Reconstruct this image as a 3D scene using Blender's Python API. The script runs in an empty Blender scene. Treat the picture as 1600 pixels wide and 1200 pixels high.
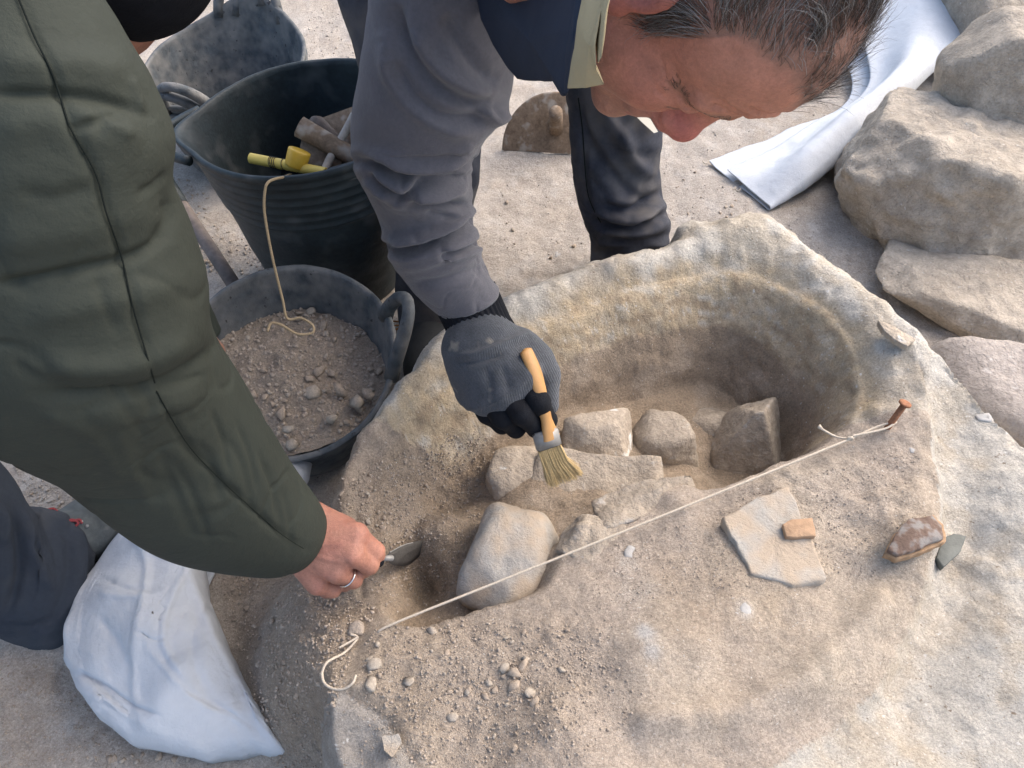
import bpy, bmesh, math, random
import numpy as np
from mathutils import Vector, Matrix
random.seed(7); rng = np.random.default_rng(7)
S = bpy.context.scene
COL = S.collection
# ------------------------------------------------------------------ camera, light, exposure
CAM = np.array([0.0, 0.0, 1.2]); PITCH = math.radians(50.0); HFOV = math.radians(67.0)
cam_d = bpy.data.cameras.new('camera'); cam = bpy.data.objects.new('camera', cam_d); COL.objects.link(cam)
cam.location = CAM; cam.rotation_euler = (math.radians(90) - PITCH, 0, 0)
cam_d.sensor_width = 36; cam_d.angle = HFOV; cam_d.clip_start = 0.02; cam_d.clip_end = 500
S.camera = cam
w = bpy.data.worlds.new('World'); S.world = w; w.use_nodes = True
nt = w.node_tree; nt.nodes.clear()
sky = nt.nodes.new('ShaderNodeTexSky'); sky.sky_type = 'NISHITA'; sky.sun_disc = False
SUN_EL, SUN_AZ = math.radians(48), math.radians(62)        # azimuth from +Y towards +X
sky.sun_elevation = SUN_EL; sky.sun_rotation = SUN_AZ; sky.air_density = 1.0; sky.dust_density = 4.0; sky.ozone_density = 1.0
bg = nt.nodes.new('ShaderNodeBackground'); bg.inputs[1].default_value = 0.15
out = nt.nodes.new('ShaderNodeOutputWorld')
nt.links.new(sky.outputs[0], bg.inputs[0]); nt.links.new(bg.outputs[0], out.inputs[0])
sun_d = bpy.data.lights.new('sun', 'SUN'); sun = bpy.data.objects.new('sun', sun_d); COL.objects.link(sun)
sun_d.energy = 0.75; sun_d.angle = math.radians(80); sun_d.color = (1.0, 0.93, 0.84)
sdir = Vector((math.cos(SUN_EL)*math.sin(SUN_AZ), math.cos(SUN_EL)*math.cos(SUN_AZ), math.sin(SUN_EL)))
sun.rotation_euler = sdir.to_track_quat('Z', 'Y').to_euler(); sun.location = (3, 2, 4)
S.view_settings.view_transform = 'Standard'; S.view_settings.look = 'None'
S.view_settings.exposure = 1.44; S.view_settings.gamma = 1.0; S.view_settings.use_curve_mapping = False
S.render.engine = 'CYCLES'; S.cycles.max_bounces = 6; S.cycles.use_denoising = True

# ------------------------------------------------------------------ surveying helpers (photo pixel -> place)
FPX = 800/math.tan(HFOV/2)
FW = np.array([0, math.cos(PITCH), -math.sin(PITCH)]); UP = np.array([0, math.sin(PITCH), math.cos(PITCH)]); RT = np.array([1.0, 0, 0])
def ray(px, py): return FW + (px-800)/FPX*RT + (600-py)/FPX*UP
def P(px, py, d): return CAM + d*ray(px, py)
def G(px, py, z=0.0):
    r = ray(px, py); return CAM + r*((z-CAM[2])/r[2])
def proj(V):
    D = V-CAM; f = D@FW; f = np.maximum(f, 0.05)
    return np.stack([800+FPX*(D@RT)/f, 600-FPX*(D@UP)/f], -1)
def nrm(v):
    v = np.asarray(v, float); return v/(np.linalg.norm(v, axis=-1, keepdims=True)+1e-12)

# ------------------------------------------------------------------ noise
def _hash(ix, iy, iz, seed):
    h = (ix.astype(np.uint32)*np.uint32(374761393) + iy.astype(np.uint32)*np.uint32(668265263)
         + iz.astype(np.uint32)*np.uint32(2147483647) + np.uint32((seed*974634643) & 0xffffffff))
    h = (h ^ (h >> np.uint32(13)))*np.uint32(1274126177)
    h = h ^ (h >> np.uint32(16)); h = h*np.uint32(2246822519); h = h ^ (h >> np.uint32(15))
    return (h & np.uint32(0xffffff)).astype(np.float32)/np.float32(0x7fffff) - 1.0
def vnoise(p, seed=0):
    p = np.asarray(p, np.float32); f = np.floor(p); i = f.astype(np.int64).astype(np.int32); t = p-f
    t = t*t*t*(t*(t*6-15)+10); r = 0
    for a in (0, 1):
        wa = t[..., 0] if a else 1-t[..., 0]
        for b in (0, 1):
            wb = t[..., 1] if b else 1-t[..., 1]
            for c in (0, 1):
                wc = t[..., 2] if c else 1-t[..., 2]
                r = r + wa*wb*wc*_hash(i[..., 0]+a, i[..., 1]+b, i[..., 2]+c, seed)
    return r
ROT = np.array([[.8, .6, 0], [-.48, .64, .6], [.36, -.48, .8]], np.float32)
def fbm(p, scale, octv=4, seed=0, gain=.5):
    q = np.asarray(p, np.float32)*scale; a = 1; r = 0; s = 0
    for o in range(octv):
        r = r + a*vnoise(q, seed+o*17); s += a; a *= gain; q = (q@ROT.T)*2.03+1.7
    return r/s
def p3(x, y, z=0): return np.stack([x, y, np.zeros_like(x)+z], -1)
def sstep(a, b, x):
    t = np.clip((x-a)/(b-a+1e-9), 0, 1); return t*t*(3-2*t)

# ------------------------------------------------------------------ mesh helpers
def mesh(name, V, F, m=None, smooth=True, cols=None):
    V = np.asarray(V, np.float32); me = bpy.data.meshes.new(name)
    if isinstance(F, np.ndarray):
        n, k = F.shape; lv = F.reshape(-1); ls = np.arange(0, n*k, k)
    else:
        lv = np.concatenate([np.asarray(f).reshape(-1) for f in F]) if len(F) else np.zeros(0, int)
        tot = []
        for f in F:
            f = np.asarray(f)
            if f.ndim == 1: tot.append(len(f))
            else: tot += [f.shape[1]]*f.shape[0]
        ls = np.concatenate([[0], np.cumsum(tot)[:-1]]); n = len(tot)
    me.vertices.add(len(V)); me.vertices.foreach_set('co', V.reshape(-1))
    me.loops.add(len(lv)); me.loops.foreach_set('vertex_index', lv.astype(np.int32))
    me.polygons.add(n); me.polygons.foreach_set('loop_start', ls.astype(np.int32))
    me.update(calc_edges=True); me.validate()
    if smooth: me.shade_smooth()
    if cols is not None:
        c = np.ones((len(V), 4), np.float32); c[:, :cols.shape[1]] = cols
        at = me.attributes.new('col', 'FLOAT_COLOR', 'POINT'); at.data.foreach_set('color', c.reshape(-1))
    for mm in (m if isinstance(m, (list, tuple)) else [m]):
        if mm is not None: me.materials.append(mm)
    return me
def link(name, me, parent=None, loc=None):
    o = bpy.data.objects.new(name, me); COL.objects.link(o)
    if parent is not None: o.parent = parent
    if loc is not None: o.location = [float(a) for a in loc]
    return o
def tag(o, label, cat, group=None, kind=None):
    if label: o['label'] = label
    if cat: o['category'] = cat
    if group: o['group'] = group
    if kind: o['kind'] = kind
    return o
def empty(name, label, cat, loc=(0, 0, 0), group=None):
    o = bpy.data.objects.new(name, None); COL.objects.link(o); o.location = [float(a) for a in loc]; o.empty_display_size = .05
    return tag(o, label, cat, group)
def part(name, V, F, m, root, smooth=True, cols=None):
    """mesh in world coordinates, parented to root and stored relative to it"""
    o = link(name, mesh(name, np.asarray(V)-np.array(wloc(root)), F, m, smooth, cols), root); return o
def wloc(o):
    l = Vector((0, 0, 0))
    while o is not None: l += o.location; o = o.parent
    return l
def vnormals(V, F):
    F = np.asarray(F); n = np.zeros_like(V)
    a = V[F[:, 2]]-V[F[:, 0]]; b = V[F[:, -1]]-V[F[:, 1]] if F.shape[1] == 4 else V[F[:, 2]]-V[F[:, 1]]
    c = np.cross(a, b)
    for k in range(F.shape[1]):
        for j in range(3): n[:, j] += np.bincount(F[:, k], c[:, j], minlength=len(V))
    return nrm(n)
def grid_faces(nu, nv, wrap=False):
    i = np.arange(nu-1)[:, None]; m = nv if wrap else nv-1; j = np.arange(m)[None]; j2 = (j+1) % nv
    return np.stack([i*nv+j, i*nv+j2, (i+1)*nv+j2, (i+1)*nv+j], -1).reshape(-1, 4)
def catmull(K, n):
    K = np.asarray(K, float); m = len(K); t = np.linspace(0, m-1, n); i = np.minimum(t.astype(int), m-2); f = (t-i)[:, None]
    g = lambda q: K[np.clip(q, 0, m-1)]
    a, b, c, d = g(i-1), g(i), g(i+1), g(i+2)
    return .5*((2*b)+(c-a)*f+(2*a-5*b+4*c-d)*f*f+(3*b-a-3*c+d)*f**3)
def seg_dist(Q, poly):
    """distance of points Q (n,2) to a polyline and the normalised position along it"""
    poly = np.asarray(poly, float); L = np.r_[0, np.cumsum(np.linalg.norm(np.diff(poly, axis=0), axis=1))]
    best = np.full(len(Q), 1e9); tt = np.zeros(len(Q))
    for k in range(len(poly)-1):
        a, b = poly[k], poly[k+1]; ab = b-a
        h = np.clip(((Q-a)@ab)/(ab@ab+1e-9), 0, 1); d = np.linalg.norm(Q-a-h[:, None]*ab, axis=1)
        u = d < best; best = np.where(u, d, best); tt = np.where(u, (L[k]+h*(L[k+1]-L[k]))/L[-1], tt)
    return best, tt
def sculpt(V, N, strokes, maxback=0.0):
    """press folds and creases into a surface; each stroke is (polyline, width, depth, kind) surveyed on the photo"""
    Q = proj(V); face = (N*nrm(CAM-V)).sum(1) > maxback; disp = np.zeros(len(V))
    for poly, wd, amp, kind in strokes:
        poly = np.asarray(poly, float)
        bb = (Q[:, 0] > poly[:, 0].min()-4*wd) & (Q[:, 0] < poly[:, 0].max()+4*wd) & (Q[:, 1] > poly[:, 1].min()-4*wd) & (Q[:, 1] < poly[:, 1].max()+4*wd) & face
        ix = np.nonzero(bb)[0]
        if not len(ix): continue
        pl = catmull(poly, 24) if len(poly) > 2 else poly
        d, t = seg_dist(Q[ix], pl); tp = np.clip(np.minimum(t, 1-t)*6, 0.15, 1)**.7
        g = np.exp(-(d/wd)**2)
        if kind == 'c': g = -g + .45*np.exp(-((d-2*wd)/(1.3*wd))**2)
        disp[ix] += amp*g*tp
    return V + N*disp[:, None]
def signed(Q, poly):
    """signed distance to a closed polygon: negative inside"""
    poly = np.asarray(poly, float); d, _ = seg_dist(Q, np.vstack([poly, poly[:1]])); ins = np.zeros(len(Q), bool); j = len(poly)-1
    for i in range(len(poly)):
        a, b = poly[i], poly[j]
        c = ((a[1] > Q[:, 1]) != (b[1] > Q[:, 1])) & (Q[:, 0] < (b[0]-a[0])*(Q[:, 1]-a[1])/(b[1]-a[1]+1e-12)+a[0]); ins ^= c; j = i
    return np.where(ins, -d, d)
def idw(Q, pts, vals, pw=3.0):
    s = 0; r = 0
    for p, v in zip(pts, vals):
        wq = 1/(((Q-p)**2).sum(1)+4e-4)**(pw/2); s = s+wq; r = r+wq*v
    return r/s
def tube(pts, rad, n=10, cap=True, per=None):
    """round tube along points; returns V, F list"""
    C = np.asarray(pts, float); m = len(C); rad = np.broadcast_to(np.asarray(rad, float), (m,))
    T = nrm(np.gradient(C, axis=0)); a = nrm(np.cross(T[0], [0.3, 0.2, 1.0])); A = []
    for k in range(m):
        a = nrm(a-T[k]*(a@T[k])); A.append(a)
    A = np.array(A); B = np.cross(T, A); th = np.linspace(0, 2*np.pi, n, endpoint=False)
    V = C[:, None]+rad[:, None, None]*(np.cos(th)[None, :, None]*A[:, None]+np.sin(th)[None, :, None]*B[:, None])
    V = V.reshape(-1, 3); F = [grid_faces(m, n, True)]
    if cap:
        V = np.vstack([V, C[:1], C[-1:]]); k = np.arange(n); k2 = (k+1) % n
        F.append(np.stack([k2, k, np.full(n, m*n)], -1)); F.append(np.stack([(m-1)*n+k, (m-1)*n+k2, np.full(n, m*n+1)], -1))
    return V, F
def edge_tube(st, nu, nv, k=.9, hem=.0):
    """garment tube surveyed by its two outlines: stations (lx,ly,rx,ry,depth[,ratio])"""
    st = [s if len(s) == 6 else s+(k,) for s in st]
    K = np.array([np.r_[P(s[0], s[1], s[4]), P(s[2], s[3], s[4]), s[5]] for s in st]); I = catmull(K, nu)
    L, R, kk = I[:, :3], I[:, 3:6], I[:, 6]; C = (L+R)/2; rad = np.linalg.norm(R-L, axis=1)/2
    return ring_tube(C, nrm(R-L), rad, rad*kk, nv, hem)
def ring_tube(C, A, ra, rb, nv, hem=0.0):
    T = nrm(np.gradient(C, axis=0)); B = nrm(np.cross(T, A)); th = np.linspace(0, 2*np.pi, nv, endpoint=False)
    V = C[:, None]+ra[:, None, None]*np.cos(th)[None, :, None]*A[:, None]+rb[:, None, None]*np.sin(th)[None, :, None]*B[:, None]
    nu = len(C)
    if hem:                                           # fold the open end back inside
        last = V[-1]; c = C[-1]
        V = np.concatenate([V, (c+(last-c)*.97+T[-1]*.003)[None], (c+(last-c)*.86)[None], (c+(last-c)*.80-T[-1]*hem)[None]], 0); nu += 3
    return V.reshape(-1, 3), grid_faces(nu, nv, True)
def chain3(K, n):
    return catmull(np.asarray(K, float), n)
def orient(V, F):
    """make faces of a closed tube point outwards"""
    N = vnormals(V, F); c = V.mean(0)
    return F if ((V-c)*N).sum() > 0 else F[:, ::-1]

# ------------------------------------------------------------------ signed-distance modelling
def sd_cone(p, a, b, r1, r2):
    a = np.asarray(a, np.float32); b = np.asarray(b, np.float32); ab = b-a; h = np.clip((p-a)@ab/(ab@ab+1e-9), 0, 1)
    return np.linalg.norm(p-a-h[..., None]*ab, axis=-1)-(r1+(r2-r1)*h)
def sd_ell(p, c, r, M=None):
    q = p-np.asarray(c, np.float32)
    if M is not None: q = q@np.asarray(M, np.float32)
    r = np.asarray(r, np.float32); k0 = np.linalg.norm(q/r, axis=-1); k1 = np.linalg.norm(q/(r*r), axis=-1)
    return k0*(k0-1)/np.maximum(k1, 1e-6)
def smin(a, b, k):
    h = np.clip(.5+.5*(b-a)/k, 0, 1); return b+(a-b)*h-k*h*(1-h)
def smax(a, b, k): return -smin(-a, -b, k)
def nets(f, lo, hi, h):
    """surface nets of f over a box with cell size h -> V, F(quads)"""
    lo = np.asarray(lo, float); n = np.ceil((np.asarray(hi)-lo)/h).astype(int)+1
    ax = [lo[i]+h*np.arange(n[i]) for i in range(3)]
    D = np.empty(n, np.float32)
    for i0 in range(0, n[0], 24):
        X = np.stack(np.meshgrid(ax[0][i0:i0+24], ax[1], ax[2], indexing='ij'), -1).astype(np.float32)
        D[i0:i0+24] = f(X.reshape(-1, 3)).reshape(X.shape[:3])
    s = D < 0; c = n-1; acc = np.zeros((*c, 3), np.float32); cnt = np.zeros(c, np.float32)
    sl = lambda o, ext: tuple(slice(o[i], o[i]+ext[i]) for i in range(3))
    for axis in range(3):
        e = [0, 0, 0]; e[axis] = 1; o1, o2 = [x for x in range(3) if x != axis]
        for b1 in (0, 1):
            for b2 in (0, 1):
                o = [0, 0, 0]; o[o1] = b1; o[o2] = b2
                A = D[sl(o, c)]; Bq = D[sl([o[i]+e[i] for i in range(3)], c)]; m = (A < 0) != (Bq < 0)
                t = np.where(m, A/np.where(m, A-Bq, 1), 0)
                for i in range(3): acc[..., i] += np.where(m, (t if i == axis else o[i]), 0)
                cnt += m
    act = cnt > 0; idx = np.full(c, -1, np.int64); idx[act] = np.arange(act.sum()); cell = np.argwhere(act)
    V = lo+h*(cell+acc[act]/cnt[act][:, None]); quads = []
    for axis in range(3):
        o1, o2 = [(1, 2), (2, 0), (0, 1)][axis]; e = [0, 0, 0]; e[axis] = 1
        ext = [n[i]-(1 if i == axis else 0) for i in range(3)]
        A = s[sl([0, 0, 0], ext)]; Bq = s[sl(e, ext)]; m = A != Bq
        w_ = np.argwhere(m); ok = (w_[:, o1] > 0) & (w_[:, o2] > 0) & (w_[:, o1] < c[o1]) & (w_[:, o2] < c[o2]); w_ = w_[ok]
        if not len(w_): continue
        q = []
        for d1, d2 in ((1, 1), (0, 1), (0, 0), (1, 0)):
            z = w_.copy(); z[:, o1] -= d1; z[:, o2] -= d2; q.append(idx[z[:, 0], z[:, 1], z[:, 2]])
        q = np.stack(q, -1); fl = ~A[w_[:, 0], w_[:, 1], w_[:, 2]]; q[fl] = q[fl][:, ::-1]; quads.append(q)
    return V, np.concatenate(quads)

# ------------------------------------------------------------------ materials
MATS = {}
def mat(name, col, rough=.85, spec=.3, n=(), bump=(), attr=False, sheen=0, sss=0, metal=0, specks=None, stretch=None, dust=None):
    """n: (scale, amount) colour mottling; bump: (scale, distance in m); dust: (colour, scale, lo, hi)"""
    m = bpy.data.materials.new(name); m.use_nodes = True; t = m.node_tree; N = t.nodes; Lk = t.links
    b = N['Principled BSDF']; b.inputs['Roughness'].default_value = rough; b.inputs['Specular IOR Level'].default_value = spec; b.inputs['Metallic'].default_value = metal
    if sheen: b.inputs['Sheen Weight'].default_value = sheen; b.inputs['Sheen Roughness'].default_value = .6
    if sss:
        b.inputs['Subsurface Weight'].default_value = sss; b.inputs['Subsurface Radius'].default_value = (.012, .005, .003); b.inputs['Subsurface Scale'].default_value = 1
    tc = N.new('ShaderNodeTexCoord'); co = tc.outputs['Object']
    if stretch:
        mp = N.new('ShaderNodeMapping'); mp.inputs['Scale'].default_value = stretch; Lk.new(co, mp.inputs[0]); co = mp.outputs[0]
    def noise(sc, det=4, rg=.6):
        q = N.new('ShaderNodeTexNoise'); q.inputs['Scale'].default_value = sc; q.inputs['Detail'].default_value = det; q.inputs['Roughness'].default_value = rg
        Lk.new(co, q.inputs['Vector']); return q.outputs['Fac']
    if attr:
        a = N.new('ShaderNodeAttribute'); a.attribute_name = 'col'; c = a.outputs['Color']
    else:
        r = N.new('ShaderNodeRGB'); r.outputs[0].default_value = (*col, 1); c = r.outputs[0]
    def mr(src, a, b_, lo, hi):
        q = N.new('ShaderNodeMapRange'); q.inputs[1].default_value = a; q.inputs[2].default_value = b_; q.inputs[3].default_value = lo; q.inputs[4].default_value = hi
        Lk.new(src, q.inputs[0]); return q.outputs[0]
    for sc, am in n:
        v = N.new('ShaderNodeVectorMath'); v.operation = 'SCALE'; Lk.new(c, v.inputs[0]); Lk.new(mr(noise(sc), .3, .7, 1-am, 1+am), v.inputs['Scale']); c = v.outputs[0]
    for sp in (specks or []):
        mx = N.new('ShaderNodeMix'); mx.data_type = 'RGBA'; Lk.new(mr(noise(sp[1], 2), sp[2], sp[3], 0, 1), mx.inputs[0]); Lk.new(c, mx.inputs[6]); mx.inputs[7].default_value = (*sp[0], 1); c = mx.outputs[2]
    Lk.new(c, b.inputs['Base Color']); nm = None
    for sc, ds in bump:
        q = N.new('ShaderNodeBump'); q.inputs['Strength'].default_value = 1; q.inputs['Distance'].default_value = ds; Lk.new(noise(sc, 5, .65), q.inputs['Height'])
        if nm is not None: Lk.new(nm, q.inputs['Normal'])
        nm = q.outputs[0]
    if nm is not None: Lk.new(nm, b.inputs['Normal'])
    MATS[name] = m; return m
def weave(m, scale, dist, rot=(0, 0, 0), both=True):
    """add a woven-thread relief on top of whatever drives the normal"""
    t = m.node_tree; N = t.nodes; Lk = t.links; b = N['Principled BSDF']; tc = N.new('ShaderNodeTexCoord'); mp = N.new('ShaderNodeMapping'); mp.inputs['Rotation'].default_value = rot
    Lk.new(tc.outputs['Object'], mp.inputs[0]); prev = b.inputs['Normal'].links[0].from_socket if b.inputs['Normal'].links else None
    for ax in (('X', 'Y') if both else ('X',)):
        wv = N.new('ShaderNodeTexWave'); wv.bands_direction = ax; wv.inputs['Scale'].default_value = scale; wv.inputs['Distortion'].default_value = 1.2; wv.inputs['Detail'].default_value = 1
        Lk.new(mp.outputs[0], wv.inputs[0]); q = N.new('ShaderNodeBump'); q.inputs['Strength'].default_value = 1; q.inputs['Distance'].default_value = dist; Lk.new(wv.outputs['Fac'], q.inputs['Height'])
        if prev is not None: Lk.new(prev, q.inputs['Normal'])
        prev = q.outputs[0]
    Lk.new(prev, b.inputs['Normal']); return m
M_soil = mat('soil', (.4, .32, .25), .95, .15, n=((9, .05), (60, .09), (260, .22), (620, .22)), bump=((70, .005), (240, .004), (700, .002)), attr=True,
             specks=[((.60, .56, .50), 230, .69, .73), ((.20, .16, .125), 210, .69, .74)])
M_clay = mat('baked_clay', (.45, .38, .3), .93, .15, n=((14, .06), (70, .08), (300, .20), (650, .16)), bump=((45, .005), (190, .004), (600, .002)), attr=True,
             specks=[((.64, .61, .56), 150, .68, .73), ((.25, .20, .15), 130, .68, .74)])
M_stone = mat('dusty_stone', (.39, .33, .26), .92, .2, n=((10, .18), (60, .18), (280, .14)), bump=((40, .006), (160, .003), (600, .0012)), specks=[((.46, .42, .37), 40, .6, .75)])
M_stonew = mat('limewashed_stone', (.41, .345, .27), .92, .2, n=((12, .15), (80, .15)), bump=((45, .006), (200, .003)), specks=[((.62, .60, .55), 32, .62, .68)])
M_stoneg = mat('grey_stone', (.37, .345, .305), .9, .2, n=((8, .12), (50, .10), (240, .10)), bump=((60, .003), (260, .002), (700, .0008)), specks=[((.40, .325, .245), 15, .40, .58)])
M_stonep = mat('pinkish_stone', (.40, .35, .305), .93, .2, n=((8, .16), (60, .16), (200, .1)), bump=((30, .012), (140, .006)), specks=[((.55, .5, .45), 40, .64, .72)])
M_rockb = mat('conglomerate', (.47, .405, .325), .94, .15, n=((7, .16), (40, .18), (200, .14)), bump=((18, .016), (60, .010), (260, .004)), specks=[((.58, .54, .48), 90, .68, .74)])
M_clod = mat('earth_clod', (.38, .32, .26), .96, .1, n=((20, .14), (120, .15)), bump=((110, .003), (400, .0012)))
M_clodg = mat('grey_pebble', (.39, .35, .305), .93, .15, n=((20, .14), (120, .12)), bump=((110, .002), (400, .001)))
M_clodo = mat('loose_clod', (.33, .27, .21), .96, .1, n=((2.5, .14), (8, .18), (25, .18)), bump=((6, .0007), (22, .0003)))
M_clodog = mat('loose_pebble', (.34, .295, .24), .93, .15, n=((2.5, .14), (8, .16), (25, .16)), bump=((7, .0005), (25, .0002)))
M_rubber = mat('grey_rubber', (.060, .070, .077), .72, .4, n=((14, .30), (90, .25)), bump=((130, .0015), (500, .0006)), specks=[((.17, .165, .155), 22, .36, .72), ((.03, .03, .03), 80, .66, .74)])
M_rubberd = mat('dark_rubber', (.016, .025, .029), .55, .4, n=((20, .25), (120, .2)), bump=((150, .0008),), specks=[((.085, .09, .09), 16, .54, .85)])
M_wood = mat('brush_wood', (.44, .235, .085), .5, .4, n=((60, .12),), bump=((300, .0004),), stretch=(1, 1, .2))
M_woodd = mat('dirty_wood', (.15, .125, .11), .85, .2, n=((50, .25),), bump=((200, .001),))
M_steel = mat('dull_steel', (.30, .29, .27), .6, .5, metal=.5, n=((80, .15),))
M_rust = mat('rusty_iron', (.20, .145, .10), .85, .2, n=((30, .25), (150, .25)), bump=((180, .001),), specks=[((.33, .29, .24), 28, .55, .68)])
M_nail = mat('rusty_nail', (.25, .11, .055), .8, .3, n=((200, .3),), bump=((600, .0006),))
M_metalg = mat('grey_galvanised', (.075, .068, .06), .6, .4, n=((50, .2),), bump=((200, .0006),))
M_yellow = mat('yellow_plastic', (.60, .37, .04), .45, .4, n=((60, .1),))
M_yellowp = mat('pale_yellow_wood', (.60, .45, .10), .5, .4, n=((80, .1),))
M_bristled = mat('dark_bristle', (.03, .035, .04), .7, .3)
M_bristle = mat('blond_bristle', (.46, .33, .16), .6, .3, n=((400, .2),))
M_string = mat('cotton_string', (.50, .43, .34), .9, .2, n=((500, .2),), bump=((1500, .0004),))
M_cord = mat('jute_cord', (.40, .30, .18), .9, .2, n=((500, .2),), bump=((1500, .0004),))
M_white = weave(mat('white_woven_sack', (.54, .565, .59), .6, .3, n=((9, .05), (60, .03)), bump=((40, .0025), (220, .0006))), 260, .0002, (0, 0, .5))
M_sherd = mat('terracotta', (.36, .235, .145), .85, .2, n=((60, .2),), bump=((200, .0015),))
M_sherdd = mat('burnt_pottery', (.15, .10, .075), .8, .25, n=((60, .3),), bump=((160, .002),), specks=[((.22, .20, .18), 60, .46, .62)])
M_sherdo = mat('pottery_break', (.34, .22, .13), .9, .2, n=((90, .25),), bump=((200, .002),))
M_flint = mat('dark_flint', (.10, .105, .09), .6, .4, n=((40, .2),), bump=((120, .001),))
M_twig = mat('orange_twig', (.34, .15, .055), .8, .2, n=((90, .25),))
M_orange = mat('orange_plastic', (.62, .26, .04), .6, .3)
M_fleece = mat('grey_fleece', (.098, .094, .104), .95, .1, n=((12, .06), (200, .12)), bump=((60, .0012), (900, .0008)), sheen=.25)
M_vest = weave(mat('navy_vest_cloth', (.016, .024, .042), .7, .3, n=((20, .15),), bump=((40, .002),)), 420, .0002)
M_cream = mat('cream_collar_cloth', (.40, .32, .185), .9, .2, n=((16, .08),), bump=((60, .0015), (700, .0004)))
M_trous = weave(mat('dark_blue_trouser_cloth', (.055, .058, .070), .95, .1, n=((14, .2), (150, .12)), bump=((35, .002), (500, .0004)), specks=[((.17, .155, .14), 12, .44, .86)]), 380, .0002)
M_trous2 = weave(mat('slate_trouser_cloth', (.040, .048, .062), .88, .2, n=((10, .12), (150, .08)), bump=((28, .002), (500, .0003)), specks=[((.10, .10, .10), 9, .50, 1.0)]), 380, .0002)
M_green = mat('olive_jacket_cloth', (.031, .036, .028), .8, .25, n=((6, .10), (50, .05)), bump=((26, .0022), (90, .0008), (900, .0002)))
M_seam = mat('dark_seam_thread', (.012, .015, .013), .9, .1)
M_gloveg = weave(mat('grey_glove_knit', (.058, .064, .074), .95, .1, n=((60, .2), (300, .2)), bump=((500, .0012),), specks=[((.22, .20, .17), 34, .64, .76)], sheen=.2), 170, .0007, (0, 0, .35), both=False)
M_gloveb = mat('black_glove_knit', (.008, .009, .012), .9, .2, n=((90, .25),), bump=((420, .0010),))
M_boot = mat('grey_boot_leather', (.085, .095, .095), .75, .3, n=((20, .2), (90, .15)), bump=((160, .001),), specks=[((.2, .19, .17), 22, .55, .75)])
M_bootd = mat('dark_boot_sole', (.022, .024, .026), .8, .2, n=((60, .2),))
M_lace = mat('red_lace', (.25, .05, .055), .8, .2)
M_skin = mat('skin', (.5, .25, .17), .5, .35, n=((45, .12), (260, .12), (700, .08)), bump=((220, .0008), (700, .0006)), attr=True, sss=.12)
M_hair = mat('greying_hair', (.07, .05, .038), .5, .4, attr=True)
M_cap = mat('black_knit_cap', (.009, .010, .013), .95, .15, n=((60, .2),), bump=((300, .0012),))
M_ring = mat('silver_ring', (.7, .7, .68), .25, .5, metal=1)
# ================================================================== THE DIG: ground, oven wall, pit
ZR = 0.30
def poly_world(px, z=ZR): return np.array([G(x, y, z)[:2] for x, y in px])
OUT = np.vstack([poly_world([(520, 745), (540, 690), (600, 622), (655, 553), (700, 512), (790, 462), (900, 422), (1000, 404), (1056, 388), (1066, 362), (1120, 366), (1176, 352),
                             (1240, 385), (1330, 450), (1420, 535), (1500, 612), (1600, 700)]),
                 [(.79, .50), (.80, .36), (.74, .18), (.60, .03), (.40, -.08), (.15, -.10), (-.02, -.02), (-.12, .10)], poly_world([(520, 1200), (508, 1075), (520, 960), (505, 850)])])
PIT = poly_world([(545, 735), (575, 690), (640, 615), (700, 565), (780, 515), (850, 487), (930, 457), (1000, 440), (1110, 418), (1200, 432), (1275, 478), (1330, 545), (1352, 605), (1352, 652),
                  (1300, 692), (1200, 724), (1115, 755), (1075, 742), (1040, 748), (1000, 772), (930, 800), (893, 832), (882, 880), (850, 915), (760, 935), (700, 950), (640, 962), (590, 955), (560, 900), (540, 820)])
def chaikin(p, it=2):
    for _ in range(it): q = np.roll(p, -1, 0); p = np.stack([.75*p+.25*q, .25*p+.75*q], 1).reshape(-1, 2)
    return p
PIT = chaikin(PIT); OUT = chaikin(OUT, 1)
def ctl(rows): return np.array([G(r[0], r[1], r[2])[:2] for r in rows]), np.array([r[2] for r in rows])
T_p, T_v = ctl([(535, 720, .262), (620, 600, .30), (700, 515, .308), (570, 660, .29), (860, 440, .30), (1000, 415, .31), (1180, 360, .33), (1200, 410, .315), (1330, 500, .325), (1400, 540, .325), (1370, 650, .305), (1420, 700, .31),
                (1580, 720, .30), (1540, 900, .275), (1590, 1000, .28), (1420, 800, .312), (1200, 780, .298), (1200, 900, .308), (900, 1000, .285), (960, 860, .272), (1000, 800, .270), (1080, 790, .28), (700, 1030, .275), (610, 985, .272),
                (540, 1000, .24), (580, 1090, .27), (560, 1180, .25), (640, 1180, .28), (900, 1180, .32), (1050, 1050, .315), (1250, 1050, .31), (1300, 1150, .285), (1500, 1150, .27), (540, 850, .22), (530, 930, .20)])
F_p, F_v = ctl([(1000, 640, .115), (900, 610, .135), (1150, 610, .105), (1280, 670, .06), (1130, 735, .10), (1050, 700, .145), (980, 715, .165), (930, 770, .20), (850, 760, .20), (870, 850, .20), (740, 650, .145), (620, 740, .165), (700, 780, .145), (660, 910, .125),
                (610, 860, .175), (670, 845, .195), (700, 835, .19), (720, 880, .155), (800, 900, .20), (750, 925, .18), (870, 880, .22), (720, 720, .15), (560, 860, .18)])
W_p, W_v = ctl([(600, 680, .3), (760, 535, .3), (1000, 450, .3), (1250, 480, .3), (1345, 630, .3), (1200, 720, .3), (1000, 770, .3), (900, 830, .3), (740, 930, .3), (560, 850, .3), (640, 960, .3)])
W_v = np.array([.10, .12, .125, .12, .085, .03, .05, .05, .035, .10, .03])
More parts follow.
